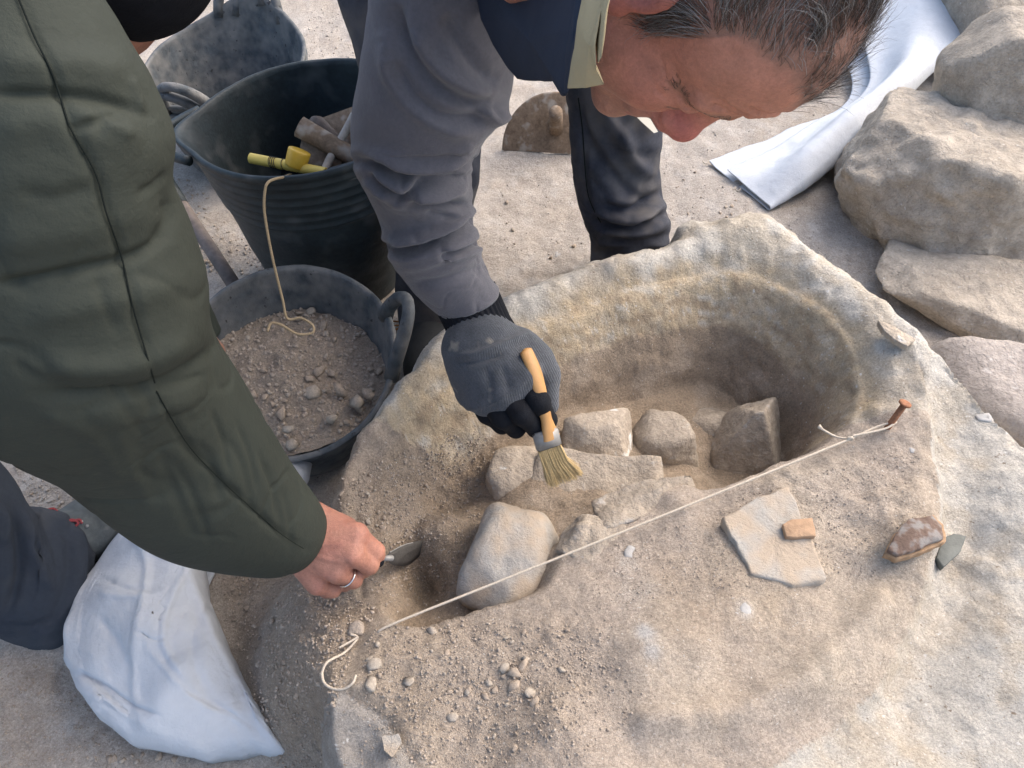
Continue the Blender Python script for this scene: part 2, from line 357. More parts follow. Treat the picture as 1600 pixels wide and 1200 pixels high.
O_p, O_v = ctl([(520, 745, .3), (700, 512, .3), (1000, 404, .3), (1180, 352, .3), (1500, 612, .3), (510, 1080, .3), (520, 1200, .3), (510, 870, .3), (510, 960, .3), (1590, 900, .3)])
O_v = np.array([.08, .06, .09, .11, .11, .06, .07, .30, .30, .10])
STEP = np.array([G(x, y, .31)[:2] for x, y in [(1445, 640), (1462, 720), (1476, 790), (1462, 880), (1440, 960), (1385, 1065), (1310, 1130), (1200, 1200)]])
RIDGE = np.array([G(x, y, .31)[:2] for x, y in [(1385, 930), (1330, 1000), (1260, 1060), (1160, 1110), (1010, 1130)]])
LSTONE = np.array([G(x, y, .27)[:2] for x, y in [(545, 1085), (600, 1120), (650, 1200)]])
HOLE = G(665, 915, .14)[:2]; MND = G(690, 835, .20)[:2]
def H(x, y, fine=True):
    Q = np.stack([x, y], -1); n2 = p3(x, y)
    wob = .008*fbm(n2, 14, 3, 5)+.003*fbm(n2, 50, 2, 15); do = signed(Q, OUT)+wob; dp = signed(Q, PIT)+.008*fbm(n2, 9, 2, 6)+.0016*fbm(n2, 45, 2, 16)
    g0 = .014*fbm(n2, 3.2, 3, 1)+.004*fbm(n2, 16, 3, 2)
    g0 = g0 + .012*np.exp(-((x+.33)**2/.05+(y-.42)**2/.05))            # loose spoil trodden in front of the hand
    T = idw(Q, T_p, T_v)+.008*fbm(n2, 9, 3, 3)
    ds, ts = seg_dist(Q, STEP); sd = np.where(Q[:, 0] > np.interp(Q[:, 1], STEP[::-1, 1], STEP[::-1, 0]), 1, 0)*(do < 0)
    T = T - (sd*(.018*(1-sstep(0, .11, ds))*sstep(0, .016, ds)+.012*np.exp(-((ds-.05)/.035)**2)) + .004*np.exp(-(ds/.014)**2))*sstep(.10, .36, y)
    dr, _ = seg_dist(Q, RIDGE); T = T + .010*np.exp(-(dr/.016)**2) - .008*np.exp(-((dr-.045)/.03)**2)
    dl, _ = seg_dist(Q, LSTONE); T = T - .006*np.exp(-(dl/.008)**2)
    ub = np.clip(dp/np.maximum(dp-do, 1e-4), 0, 1)*(do < 0)*(dp > 0); T = T+.022*4*ub*(1-ub)*sstep(.0, .10, y-.42-.32*np.clip(x+.05, 0, 1)); T = T+(do < 0)*sstep(0, .02, dp)*sstep(.45, .7, y+.3*x)*(.006*fbm(n2, 34, 3, 41)+.010*np.maximum(fbm(n2, 26, 2, 42)-.15, 0)); T = T-.016*np.exp(-(np.maximum(dp, 0)/.034)**1.5)
    wo = idw(Q, O_p, O_v); h = g0+(T-g0)*(1-sstep(0, 1, do/wo)**.8)
    ww = idw(Q, W_p, W_v); Fh = idw(Q, F_p, F_v)+.008*fbm(n2, 14, 3, 4)
    Fh = Fh - .035*np.exp(-((x-HOLE[0])**2+(y-HOLE[1])**2)/.0014)
    t = np.clip(-dp/ww, 0, 1); prof = np.where(t < .18, t*t*3.0, .0972+(t-.18)*1.25); prof = np.clip(prof, 0, 1); prof = prof*(1-.15*np.sin(np.pi*t)**2*0)
    prof = np.where(t >= .87, sstep(.4, 1.05, t)*0+np.minimum(prof, 1), prof)
    Fh = Fh+.022*np.exp(-((x-MND[0])**2+(y-MND[1])**2)/.0012); h = np.where(dp < 0, T+(np.minimum(Fh, T-.01)-T)*np.minimum(prof, 1), h)
    if fine:
        loose = loose_mask(Q); out_ = np.maximum(np.maximum(-.62-x, x-.92), np.maximum(.10-y, y-1.42)); kf = 1-sstep(.05, .35, out_); h = h + (.0022+.0045*loose)*fbm(n2, 60, 4, 8)*kf + (.0012+.003*loose)*np.abs(fbm(n2, 130, 2, 9))*(1-sstep(.0, .12, out_))+.004*fbm(n2, 22, 2, 10)*(out_ > -.2)
    return h
LOOSE = [(poly_world([(560, 985), (700, 950), (900, 965), (950, 1050), (900, 1150), (700, 1220), (560, 1100)], .3), .45),
         (poly_world([(545, 760), (640, 690), (760, 640), (780, 720), (740, 830), (700, 940), (590, 960), (540, 860)], .2), .7),
         (poly_world([(330, 860), (560, 760), (600, 960), (500, 1200), (420, 1150), (350, 960)], .1), 1.0)]
def loose_mask(Q):
    m = 0
    for pl, a in LOOSE: m = np.maximum(m, a*(1-sstep(-.02, .05, signed(Q, pl))))
    return m
def axis_coords(lo, hi, a, b, st):
    c = list(np.arange(a, b, st)); x = a; s = st; L = []
    while x > lo: s *= 1.022 if s < .03 else 1.12; x -= s; L.append(x)
    x = c[-1]; s = st; Rr = []
    while x < hi: s *= 1.022 if s < .03 else 1.12; x += s; Rr.append(x)
    return np.array(L[::-1]+c+Rr)
gx = axis_coords(-60, 60, -.62, .92, .0042); gy = axis_coords(-30, 90, .10, 1.42, .0042)
GX, GY = np.meshgrid(gx, gy, indexing='ij'); fx, fy = GX.ravel(), GY.ravel(); near = (np.abs(fx) < 2.6) & (fy > -1) & (fy < 3.6)
hz = np.zeros(len(fx)); hz[near] = H(fx[near], fy[near]); far = ~near; hz[far] = .014*fbm(p3(fx[far], fy[far]), 3.2, 3, 1)
TV = np.stack([fx, fy, hz], -1); TF = grid_faces(len(gx), len(gy))
q3 = TV.astype(np.float32); TN = vnormals(TV, TF)
TF = TF if TN[:, 2].mean() > 0 else TF[:, ::-1]; TN = TN*np.sign(TN[:, 2].mean())
steep = np.clip(1-TN[:, 2], 0, 1)
TV = TV + TN*((.004*fbm(q3*np.float32([1, 1, 2]), 20, 3, 12)+.0022*fbm(q3, 90, 2, 13))*sstep(.15, .6, steep)*near)[:, None]   # rough, hacked faces
# surface colours, plus shade painted on the inner wall at right: pale trodden dust, brown fresh earth, yellowed clay lining, grey worn plaster
Q = TV[:, :2]; do = np.full(len(Q), 9.0); dp = do.copy(); do[near] = signed(Q[near], OUT); dp[near] = signed(Q[near], PIT)
nA = fbm(q3, 7, 4, 21); nB = fbm(q3, 26, 3, 22); nC = fbm(q3, 90, 2, 23)
def lay(c, new, m): return c*(1-m[:, None])+np.array(new)*m[:, None]
C = np.tile(np.array([.425, .375, .32]), (len(Q), 1)); C = lay(C, (.385, .33, .27), sstep(-.1, .5, nA)*.7); C = lay(C, (.47, .435, .39), sstep(.1, .5, nB)*.5)
top = (do < .02)*1.0; C = lay(C, (.425, .352, .275), top); C = lay(C, (.46, .39, .31), top*sstep(0, .4, nA)*.7); C = lay(C, (.41, .345, .285), top*sstep(-.02, .3, fbm(q3, 4, 3, 25))*.7)
brown = np.zeros(len(Q)); brown[near] = loose_mask(Q[near])
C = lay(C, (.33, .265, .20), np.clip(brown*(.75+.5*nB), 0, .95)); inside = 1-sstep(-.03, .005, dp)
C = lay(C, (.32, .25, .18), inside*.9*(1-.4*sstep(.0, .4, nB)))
dst = np.full(len(Q), 9.0); dst[near] = seg_dist(Q[near], STEP)[0]
right_of = (Q[:, 0] > np.interp(Q[:, 1], STEP[::-1, 1], STEP[::-1, 0])) & (Q[:, 1] < STEP[0, 1]+.02)
ring_top = (do < .05) & (dp > -.002)
# the oven wall: the back arc between the two lips and the worn band down the right
ang_ok = (Q[:, 1] > G(1440, 655, .3)[1]) & ~((Q[:, 0] < G(560, 760, .25)[0]+.01) & (Q[:, 1] < G(545, 765, .25)[1]))
wall_zone = near & (do < .10) & ((dp > -.055-.03*(Q[:, 0] < 0)) & ang_ok & (Q[:, 1] > G(545, 765, .25)[1]-.01) & ((Q[:, 0] < .42) | (Q[:, 1] > G(1360, 665, .3)[1])) | right_of)
left_wall = near & (do < .035) & (Q[:, 0] < np.interp(Q[:, 1], LSTONE[::-1, 1], LSTONE[::-1, 0])) & (Q[:, 1] < LSTONE[0, 1]+.005)
wallv = wall_zone | left_wall
def on_px(px, py): return G(px, py, .31)[:2]
R_ = np.tile(np.array([.475, .42, .34]), (len(Q), 1)); R_ = lay(R_, (.52, .49, .435), sstep(-.3, .2, nB)*.85); R_ = lay(R_, (.43, .36, .275), sstep(.05, .45, nA)*.5)
yel = (1-sstep(-.012, .026, dp+.02*nB))*sstep(.12, .20, TV[:, 2]); nS = fbm(q3*np.float32([1, 1, 3.5]), 36, 3, 27); R_ = lay(R_, (.50, .39, .25), yel*.9*(.8+.4*nC)); R_ = lay(R_, (.34, .255, .17), (1-sstep(-.02, .02, dp))*sstep(.05, .35, nS)*.7); R_ = lay(R_, (.55, .50, .42), (1-sstep(-.02, .02, dp))*sstep(.30, .45, -nS)*.8); R_ = lay(R_, (.39, .30, .215), (1-sstep(-.04, .0, dp))*sstep(.35, .6, TV[:, 0])*.7); R_ = lay(R_, (.31, .24, .175), (1-sstep(.185, .225, TV[:, 2]+.02*nA+.055*(1-sstep(-.10, .06, TV[:, 0]))))*inside)  # inner wall darkens toward the right: shade put into the clay colour
R_ = lay(R_, (.46, .425, .365), right_of*sstep(-.3, .2, nB)*.75); R_ = lay(R_, (.33, .30, .265), left_wall*.85); R_ = lay(R_, (.45, .38, .29), right_of*sstep(.15, .45, nA)*.45)
C = np.where(wallv[:, None], R_, C)
for px, py, rad, cc, a_ in [(1012, 985, .014, (.52, .51, .49), .7), (1020, 1018, .010, (.52, .51, .49), .7), (1165, 950, .012, (.55, .54, .51), .7), (985, 862, .014, (.55, .54, .51), .7), (990, 900, .03, (.46, .44, .40), .5), (920, 1030, .03, (.33, .285, .24), .6), (940, 1080, .04, (.35, .30, .255), .5), (1110, 940, .05, (.40, .31, .225), .45), (1210, 930, .04, (.47, .37, .26), .5),
                          (1340, 880, .06, (.45, .37, .275), .4), (1040, 870, .03, (.42, .33, .24), .4), (1250, 1040, .05, (.45, .385, .30), .4), (900, 820, .03, (.46, .42, .36), .4)]:
    w_ = on_px(px, py); mm = np.exp(-((((Q-w_)**2).sum(1))/rad**2)**1.5)*near*a_*np.clip(.8+1.3*nB, 0, 1.2); C = lay(C, cc, np.clip(mm, 0, 1))
far_c = np.clip(1+.10*nC+.08*nB, .7, 1.25)[:, None]; C = np.clip(C*far_c, .05, .75)
fw = wallv[TF].sum(1) >= 3
def submesh(V, F, mask, cols):
    f = F[mask]; u, inv = np.unique(f, return_inverse=True); return V[u], inv.reshape(f.shape), cols[u]
v_, f_, c_ = submesh(TV, TF, ~fw, C)
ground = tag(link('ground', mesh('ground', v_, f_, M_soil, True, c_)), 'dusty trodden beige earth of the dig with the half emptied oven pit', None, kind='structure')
v_, f_, c_ = submesh(TV, TF, fw, C)
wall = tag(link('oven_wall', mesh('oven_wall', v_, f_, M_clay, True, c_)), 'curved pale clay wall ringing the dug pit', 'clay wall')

def Hs(x, y): return float(H(np.array([x]), np.array([y]), False)[0])
def on(px, py, z0=.28, it=6):
    """where the sight line of a photo pixel meets the ground surface"""
    z = z0
    for _ in range(it*2): p = G(px, py, z); z = .5*z+.5*Hs(p[0], p[1])
    p = G(px, py, z); return np.array([p[0], p[1], Hs(p[0], p[1])])

# ================================================================== stones
_ico = {}
def ico(sub):
    if sub not in _ico:
        b = bmesh.new(); bmesh.ops.create_icosphere(b, subdivisions=sub, radius=1); b.verts.ensure_lookup_table()
        _ico[sub] = (np.array([v.co[:] for v in b.verts]), np.array([[v.index for v in f.verts] for f in b.faces])); b.free()
    return _ico[sub]
def rock_shape(dims, seed, npl=13, sub=5, sharp=26, rough=.03, fine=.008, extra=None):
    r0 = np.random.default_rng(seed); D, F = ico(sub); n = nrm(r0.normal(size=(npl, 3))); d = r0.uniform(.78, 1.0, npl)
    n = np.vstack([n, np.eye(3), -np.eye(3)]); d = np.r_[d, np.full(6, .92)]
    if extra is not None:
        for e in extra: n = np.vstack([n, nrm(e[:3])]); d = np.r_[d, e[3]]
    c = D@n.T; r = np.where(c > .08, d/np.maximum(c, .08), 9); r = -np.log(np.exp(-sharp*np.minimum(r, 3)).sum(1))/sharp
    V = D*r[:, None]; V = V*np.array(dims)/2; sz = max(dims); N = vnormals(V, F); q = V/sz+seed*3.1
    V = V+N*(sz*(rough*fbm(q, 4, 3, seed)+fine*fbm(q, 16, 3, seed+5)))[:, None]; return V, F
def rot(rx=0, ry=0, rz=0): return np.array(Matrix.Rotation(math.radians(rz), 3, 'Z')@Matrix.Rotation(math.radians(ry), 3, 'Y')@Matrix.Rotation(math.radians(rx), 3, 'X'))
def stone(name, label, c, dims, seed, m, rz=0, rx=0, ry=0, group=None, cat='stone', **k):
    V, F = rock_shape(dims, seed, **k); V = V@rot(rx, ry, rz).T
    return tag(link(name, mesh(name, V, F, m), None, c), label, cat, group)
g = lambda px, py, z: G(px, py, z)
stone('rock', 'large rough conglomerate block right of the white sheet', g(1530, 340, .10)+np.array([0, .10, 0]), (.62, .48, .40), 3, M_rockb, rz=-24, rx=-4, sub=6, npl=3, rough=.035, fine=.022, sharp=60, cat='rock', extra=[(0.08, .1, 1, .66), (-.25, -1, .05, .80), (-1, .1, .15, .86), (-.7, -.5, .6, .92)])
stone('rock', 'pale angular rock behind the large conglomerate block', g(1570, 150, .20), (.36, .32, .40), 15, M_rockb, rz=30, sub=5, npl=6, rough=.02, fine=.012, sharp=60, cat='rock')
stone('rock', 'flat broken slab jutting from under the large conglomerate block', g(1520, 462, .045), (.44, .25, .085), 8, M_rockb, rz=-34, rx=6, sub=5, npl=8, rough=.02, fine=.012, sharp=60, cat='slab')
stone('rock', 'smooth pinkish boulder outside the oven wall on the right', g(1568, 640, .07), (.34, .28, .22), 21, M_stonep, rz=-40, sub=5, rough=.03, sharp=12, cat='rock')
stone('rock', 'dusty rock in the far right corner', g(1575, 20, .12), (.5, .4, .36), 33, M_rockb, rz=10, sub=5, rough=.03, cat='rock')
# stones on the floor of the pit
stone('stone', 'blocky stone flecked with white lime behind the paint brush', g(932, 700, .160), (.135, .088, .13), 41, M_stonew, rz=4, rx=-12, sub=5, rough=.03, sharp=24, group='stones on the pit floor', extra=[(0, -1, .25, .8)])
stone('stone', 'rounded grey stone right of the lime flecked block', g(1034, 704, .125), (.125, .125, .15), 44, M_stone, rz=12, sub=5, rough=.03, sharp=13, group='stones on the pit floor')
stone('stone', 'small half buried stone between the rounded and the pointed stones', g(1096, 672, .09), (.10, .09, .09), 47, M_stone, rz=40, sub=4, rough=.03, group='stones on the pit floor')
stone('stone', 'pointed wedge shaped stone with a pale ridge at the dark end of the pit', g(1168, 696, .115), (.15, .12, .22), 52, M_stone, rz=8, sub=5, rough=.018, sharp=60, npl=2, group='stones on the pit floor',
      extra=[(.80, -.30, .62, .60), (-.35, -.75, .62, .60), (-.75, .25, .62, .62)])
stone('stone', 'low rounded stone left of the brush bristles', g(815, 745, .165), (.13, .12, .10), 55, M_stonew, rz=30, sub=5, rough=.03, sharp=12, group='stones on the pit floor')
stone('stone', 'broad flat topped stone under the brush bristles', g(925, 772, .155), (.22, .12, .11), 58, M_stone, rz=-6, rx=16, sub=5, rough=.035, sharp=16, group='stones on the pit floor')
stone('stone', 'big smooth egg shaped boulder under the string', g(806, 880, .195), (.15, .185, .16), 63, M_stoneg, rz=-16, rx=14, sub=5, rough=.022, sharp=11, group='stones on the pit floor')
stone('stone', 'low crusted lump at the edge of the earth fill beside the broad stone', g(1010, 790, .240), (.17, .07, .07), 66, M_stone, rz=18, sub=5, rough=.05, fine=.02, group='stones on the pit floor')
stone('stone', 'low crusted lump in the earth just right of the egg shaped boulder', g(925, 850, .240), (.10, .09, .08), 68, M_stone, rz=60, sub=5, rough=.05, fine=.02, group='stones on the pit floor')
# finds on the earth fill
def slab(name, label, pxs, z, th, m, cat, seed=0, under=.0, bow=0.0, group=None, tilt=0):
    """flat piece with the outline surveyed on the photo, real thickness, chipped rim"""
    pl = np.array([G(x, y, z) for x, y in pxs]); c0 = pl.mean(0); n = 6*len(pl); K = np.vstack([pl, pl[:1]])
    t = np.linspace(0, len(pl), n, endpoint=False); i = t.astype(int); O = K[i]+(K[i+1]-K[i])*(t-i)[:, None]
    O = O+nrm(O-c0)*(fbm(O+seed, 60, 2, seed)*.003)[:, None]; rings = [1.0, .985, .93, .75, .5, .25, .05]; V = []
    for k, s in enumerate([.96]+rings):
        Rg = c0+(O-c0)*s; Rg = Rg.copy(); Rg[:, 2] = z+(-th if k == 0 else (-.35*th if k == 1 else 0))+(bow*(1-s*s) if k else 0)+tilt*(Rg[:, 1]-c0[1])
        if k > 1: Rg[:, 2] += .0015*fbm(Rg+seed, 40, 3, seed+2)
        V.append(Rg)
    V = np.vstack(V); F = grid_faces(len(rings)+1, n, True); Fn = vnormals(V, F); F = F if Fn[-n:, 2].mean() > 0 else F[:, ::-1]
    k = np.arange(n); k2 = (k+1) % n; base = len(rings)*n; V = np.vstack([V, [V[-n:].mean(0)]]); tri = np.stack([base+k, base+k2, np.full(n, len(V)-1)], -1)
    nz = np.cross(V[tri[0, 1]]-V[tri[0, 0]], V[tri[0, 2]]-V[tri[0, 0]])[2]; tri = tri if nz > 0 else tri[:, ::-1]
    me = mesh(name, V-c0, [F, tri], m); return tag(link(name, me, None, c0), label, cat, group)
zf = on(1210, 840, .31)[2]
slab('stone_slab', 'flat grey angular slab lying on the earth fill', [(1131, 806), (1185, 775), (1232, 757), (1245, 785), (1256, 815), (1272, 850), (1291, 906), (1240, 918), (1172, 898), (1155, 862), (1140, 838)], zf+.009, .03, M_stoneg, 'stone slab', 3, tilt=-.05)
slab('pottery_sherd', 'small orange brown pottery sherd lying on the grey slab', [(1221, 818), (1238, 812), (1270, 809), (1276, 838), (1250, 838), (1228, 839)], zf+.018, .009, M_sherd, 'pottery sherd', 5, bow=.003)
z2 = on(1430, 835, .315)[2]
sh = slab('pottery_sherd', 'dark burnt pottery sherd with an orange broken edge', [(1386, 860), (1400, 832), (1420, 812), (1458, 803), (1472, 820), (1474, 842), (1448, 850), (1425, 862), (1402, 868)], z2+.020, .007, M_sherdd, 'pottery sherd', 7, bow=.006)
e_ = slab('broken_edge', None, [(1384, 863), (1398, 834), (1420, 814), (1459, 804), (1475, 820), (1478, 846), (1450, 856), (1426, 868), (1402, 873)], z2+.012, .014, M_sherdo, None, 8)
e_.location = e_.location-sh.location; e_.parent = sh
slab('flint_flake', 'dark greenish stone flake beside the burnt sherd', [(1463, 872), (1472, 842), (1490, 832), (1510, 838), (1502, 862), (1475, 886)], on(1487, 858, .30)[2]+.012, .012, M_flint, 'stone flake', 11, bow=.002)
slab('stone_chip', 'pale grey slab end showing in loose earth at bottom left', [(597, 1150), (622, 1147), (628, 1160), (612, 1182), (600, 1172)], on(612, 1165, .28)[2]+.008, .012, M_stoneg, 'stone chip', 13)
for px, py, s, lb in [(1165, 950, .017, 'white chalky lump set in the fill below the grey slab'), (985, 862, .018, 'white chalky lump in the fill just below the string'), (872, 397, .022, 'little white stone on the ground behind the oven wall'),
                      (1425, 702, .009, 'tiny white pebble near the iron nail'), (1538, 652, .018, 'white chip on top of the oven wall at far right'), (790, 1265, .02, None)]:
    if lb:
        p = on(px, py, .3 if py > 400 else 0); stone('white_stone', lb, p+np.array([0, 0, -s*.12]), (s*1.3, s, s*.4), int(px), MATS.get('white_stone') or mat('white_stone', (.37, .355, .33), .9, .2, n=((60, .1),), bump=((300, .001),)), rz=px % 90, sub=3, rough=.05, cat='white stone')
# loose stones on the wall top
slab('plaster_chip', 'thin pale plaster flake lifting from the wall rim at right', [(1372, 500), (1395, 508), (1430, 530), (1418, 541), (1398, 530), (1380, 515)], on(1400, 520, .32)[2]+.014, .010, M_stonew, 'plaster flake', 17, bow=.002)

# clods and pebbles: one mesh per shape, each an object of its own
CL = []
for k in range(10):
    r0 = np.random.default_rng(300+k); b = bmesh.new()
    for q in nrm(r0.normal(size=(16, 3)))*r0.uniform(.34, .52, (16, 1))*np.array([1, .78, .58]): b.verts.new(q)
    bmesh.ops.convex_hull(b, input=b.verts[:]); bmesh.ops.delete(b, geom=[v for v in b.verts if not v.link_faces], context='VERTS'); bmesh.ops.triangulate(b, faces=b.faces[:]); bmesh.ops.recalc_face_normals(b, faces=b.faces[:]); b.verts.index_update()
    V, F = np.array([v.co[:] for v in b.verts]), np.array([[v.index for v in f.verts] for f in b.faces]); b.free(); me = mesh('clod', V, F, M_clodo if k % 3 else M_clodog, smooth=False); CL.append(me)
def scatter(name, label, cat, group, spots):
    for p, s in spots:
        o = link(name, CL[int(rng.integers(10))], None, p); o.scale = (s, s*rng.uniform(.8, 1.1), s*rng.uniform(.7, 1)); o.rotation_euler = (rng.uniform(-.4, .4), rng.uniform(-.4, .4), rng.uniform(0, 6.28)); tag(o, label, cat, group)
def in_px(poly): 
    poly = np.asarray(poly, float); lo, hi = poly.min(0), poly.max(0)
    while True:
        q = rng.uniform(lo, hi)
        if signed(q[None], poly)[0] < 0: return q
def spots(poly, n, s0, s1, z0, pw=2.5, sink=.18):
    r = []
    for _ in range(n):
        px, py = in_px(poly); s = s0+(s1-s0)*rng.random()**pw; p = on(px, py, z0, 4); r.append((p+np.array([0, 0, s*(.3-sink)]), s))
    return r
fillP = [(570, 985), (690, 958), (800, 975), (900, 985), (945, 1050), (900, 1130), (780, 1190), (640, 1195), (570, 1090)]
scatter('earth_clod', 'small earth clod scattered on the fill in front of the string', 'earth clod', 'clods on the fill in front of the string', spots(fillP, 60, .006, .015, .29))
cl = [((1, 0), .03), ((806, 1055), .026), ((790, 1045), .022), ((815, 1045), .03), ((803, 1072), .024), ((828, 1085), .022), ((835, 1098), .020), ((676, 986), .020), ((640, 1065), .022), ((706, 1120), .02), ((585, 1040), .028), ((578, 1070), .03)]
scatter('earth_clod', 'one of the thicker clods heaped on the fill in front of the string', 'earth clod', 'thicker clods on the fill', [(on(a, b, .29)+np.array([0, 0, s*.1]), s*.95) for (a, b), s in cl[1:]])
scatter('earth_clod', 'small earth clod in the loose soil around the digging hand', 'earth clod', 'clods around the digging hand', spots([(350, 870), (480, 930), (600, 960), (560, 1000), (495, 1080), (440, 1100), (380, 1020)], 60, .007, .016, .08)+spots([(510, 760), (600, 720), (640, 760), (600, 830), (520, 790)], 22, .007, .016, .22))
scatter('earth_clod', 'small earth clod on the sloping soil inside the pit', 'earth clod', 'clods inside the pit', spots([(600, 730), (700, 680), (770, 700), (730, 790), (660, 850), (600, 830)], 28, .006, .012, .17))
scatter('pebble', 'small pebble on the trodden ground behind the buckets', 'pebble', 'pebbles on the trodden ground', spots([(300, 300), (420, 430), (330, 430), (270, 380)], 10, .010, .022, 0)+spots([(750, 250), (900, 250), (900, 400), (780, 440)], 10, .008, .018, 0)
        +spots([(1050, 240), (1180, 330), (1330, 420), (1200, 350), (1060, 350)], 14, .008, .02, 0)+spots([(0, 650), (90, 750), (60, 800), (0, 780)], 10, .008, .018, 0)+spots([(200, 1170), (280, 1180), (330, 1195), (160, 1190)], 10, .012, .024, 0))
def crumbs(name, polys, seed, m=None):
    V, F = ico(1); Vs, Fs, k = [], [], 0; r0 = np.random.default_rng(seed)
    for poly, n, s0, s1, z0 in polys:
        poly = np.asarray(poly, float); lo, hi = poly.min(0), poly.max(0); q = r0.uniform(lo, hi, (n*3, 2)); q = q[signed(q, poly) < 0][:n]
        z = np.full(len(q), z0)
        for _ in range(5):
            D = FW+np.outer((q[:, 0]-800)/FPX, RT)+np.outer((600-q[:, 1])/FPX, UP); W = CAM+D*((z-1.2)/D[:, 2])[:, None]; z = .5*z+.5*H(W[:, 0], W[:, 1], True)
        s = s0+(s1-s0)*r0.random(len(q))**3
        A = V[None]*(r0.uniform(.55, 1.15, (len(q), len(V), 1)))*s[:, None, None]*r0.uniform(.6, 1.1, (len(q), 1, 3))/2; W[:, 2] = H(W[:, 0], W[:, 1], True)
        Vs.append((A+(W+np.array([0, 0, 1])*(s*.15)[:, None])[:, None]).reshape(-1, 3)); Fs.append((F[None]+(np.arange(len(q))*len(V))[:, None, None]+k).reshape(-1, 3)); k += len(q)*len(V)
    return tag(link(name, mesh(name, np.vstack(Vs), np.vstack(Fs), m or M_clod, False)), None, None, kind='stuff')
crumbs('soil_crumbs', [(fillP, 1300, .0018, .006, .29), ([(560, 985), (950, 965), (1010, 1100), (900, 1195), (560, 1195)], 1200, .0015, .005, .29), ([(330, 850), (480, 900), (600, 960), (560, 1010), (500, 1200), (430, 1200), (360, 980)], 2600, .002, .007, .08), ([(515, 765), (580, 725), (740, 662), (780, 700), (740, 830), (700, 940), (600, 950), (520, 830)], 2200, .0018, .006, .18),
                       ([(900, 960), (1130, 920), (1400, 900), (1440, 700), (1250, 740), (960, 850)], 1500, .0015, .004, .31),                        ([(250, 250), (320, 300), (430, 430), (300, 430)], 350, .003, .010, 0), ([(0, 1040), (120, 1040), (200, 1190), (0, 1200)], 300, .003, .007, 0), ], 5)
crumbs('ground_grit', [([(780, 150), (1340, 150), (1440, 520), (1050, 350), (780, 440)], 1500, .002, .007, 0), ([(0, 640), (200, 800), (120, 800), (0, 790)], 500, .003, .009, 0), ([(480, 20), (560, 0), (560, 90), (480, 90)], 150, .004, .009, 0), ([(1180, 350), (1420, 500), (1600, 560), (1600, 500), (1400, 380), (1340, 250)], 500, .002, .007, 0)], 9, M_clodg)

# ================================================================== tubs and tools
def tub(name, label, c, r0, r1, h, m, cat='rubber tub', group=None, ribs=(), oval=(0, 0), lift=(), roll=(0, 0), nt=120, th=.006, handles=(), hstyle='arch', pull=(), hm=None):
    root = empty(name, label, cat, c, group)
    prof = [(r0*.9, 0), (r0, .004)]+[(r0+(r1-r0)*(t**.92), h*t) for t in np.linspace(.03, .96, 130)]
    prof += [(r1+.002, h*.965), (r1+.0045, h*.985), (r1+.003, h), (r1-.002, h*1.003), (r1-th, h*.995)]
    prof += [(r0+(r1-r0)*(t**.92)-th, h*t) for t in np.linspace(.97, .06, 26)]+[(r0*.85, .010), (r0*.4, .009), (.002, .009)]
    pr = np.array(prof); th_ = np.linspace(0, 2*np.pi, nt, endpoint=False)
    def deform(r, z, a):
        t = np.clip(z/h, 0, 1)
        rr = r*(1+oval[0]*np.cos(2*(a-oval[1]))*t**2); zz = z+0*a
        for a0, amt, wd in lift:
            d = np.angle(np.exp(1j*(a-a0))); zz = zz+amt*np.exp(-(d/wd)**2)*t**4
        for a0, amt, wd in pull:
            d = np.angle(np.exp(1j*(a-a0))); rr = rr+amt*np.exp(-(d/wd)**2)*t**6
        x, y = rr*np.cos(a), rr*np.sin(a); zz = zz+x*roll[0]*t+y*roll[1]*t
        return np.stack(np.broadcast_arrays(x, y, zz), -1)
    r = pr[:, :1].copy(); z = pr[:, 1:]
    no = len(prof)//2+6
    for zc in ribs: r[:132] += .0032*np.exp(-((z[:132]-zc*h)/(.0045))**2)
    V = deform(r, z, th_[None]).reshape(-1, 3); V = V+nrm(V*[1, 1, .2])*(.0025*fbm(V, 14, 2, 3)+.0006*fbm(V, 90, 2, 4))[:, None]
    F = grid_faces(len(pr), nt, True); N = vnormals(V, F)
    if (N[30*nt:60*nt]*V[30*nt:60*nt]*[1, 1, 0]).sum() < 0: F = F[:, ::-1]
    link('tub_wall', mesh('tub_wall', V, F, m), root)
    for a0 in handles:
        if hstyle == 'arch':
            K = []
            for t in np.linspace(0, 1, 17):
                a = a0+(t-.5)*.62; up = .075*np.sin(np.pi*t)**.7; K.append(deform(np.array(r1-.003+.035*np.sin(np.pi*t)), np.array(h*.985), np.array(a))+np.array([0, 0, up-.012*(1-np.sin(np.pi*t))]))
            V, F = tube(K, .0105+.003*np.abs(np.linspace(-1, 1, 17)), 10)
        else:
            K = [deform(np.array(r1+.012+.028*np.sin(np.pi*t)), np.array(h*(.93 if hstyle == 'down' else .97)-.055*np.sin(np.pi*t)*(hstyle == 'down')), np.array(a0+(t-.5)*.8)) for t in np.linspace(0, 1, 17)]
            V, F = tube(K, .0095, 10)
        link('handle', mesh('handle', V, F, hm or m), root)
    return root, deform
# big bucket with tools
CB = G(525, 432, 0); CB[2] = 0.0
big, bigdef = tub('rubber_bucket', 'tall dark ribbed rubber bucket holding tools behind the grey sleeve', (-.395, 1.345, .002), .145, .215, .40, M_rubberd, 'bucket', ribs=(.93, .88, .83, .78, .73, .68), oval=(.05, 2.9), roll=(.10, 0), pull=((3.25, .03, .25),), handles=(3.25,), hstyle='side')
bw = np.array(wloc(big)); bc = bw+np.array([0, 0, 0])
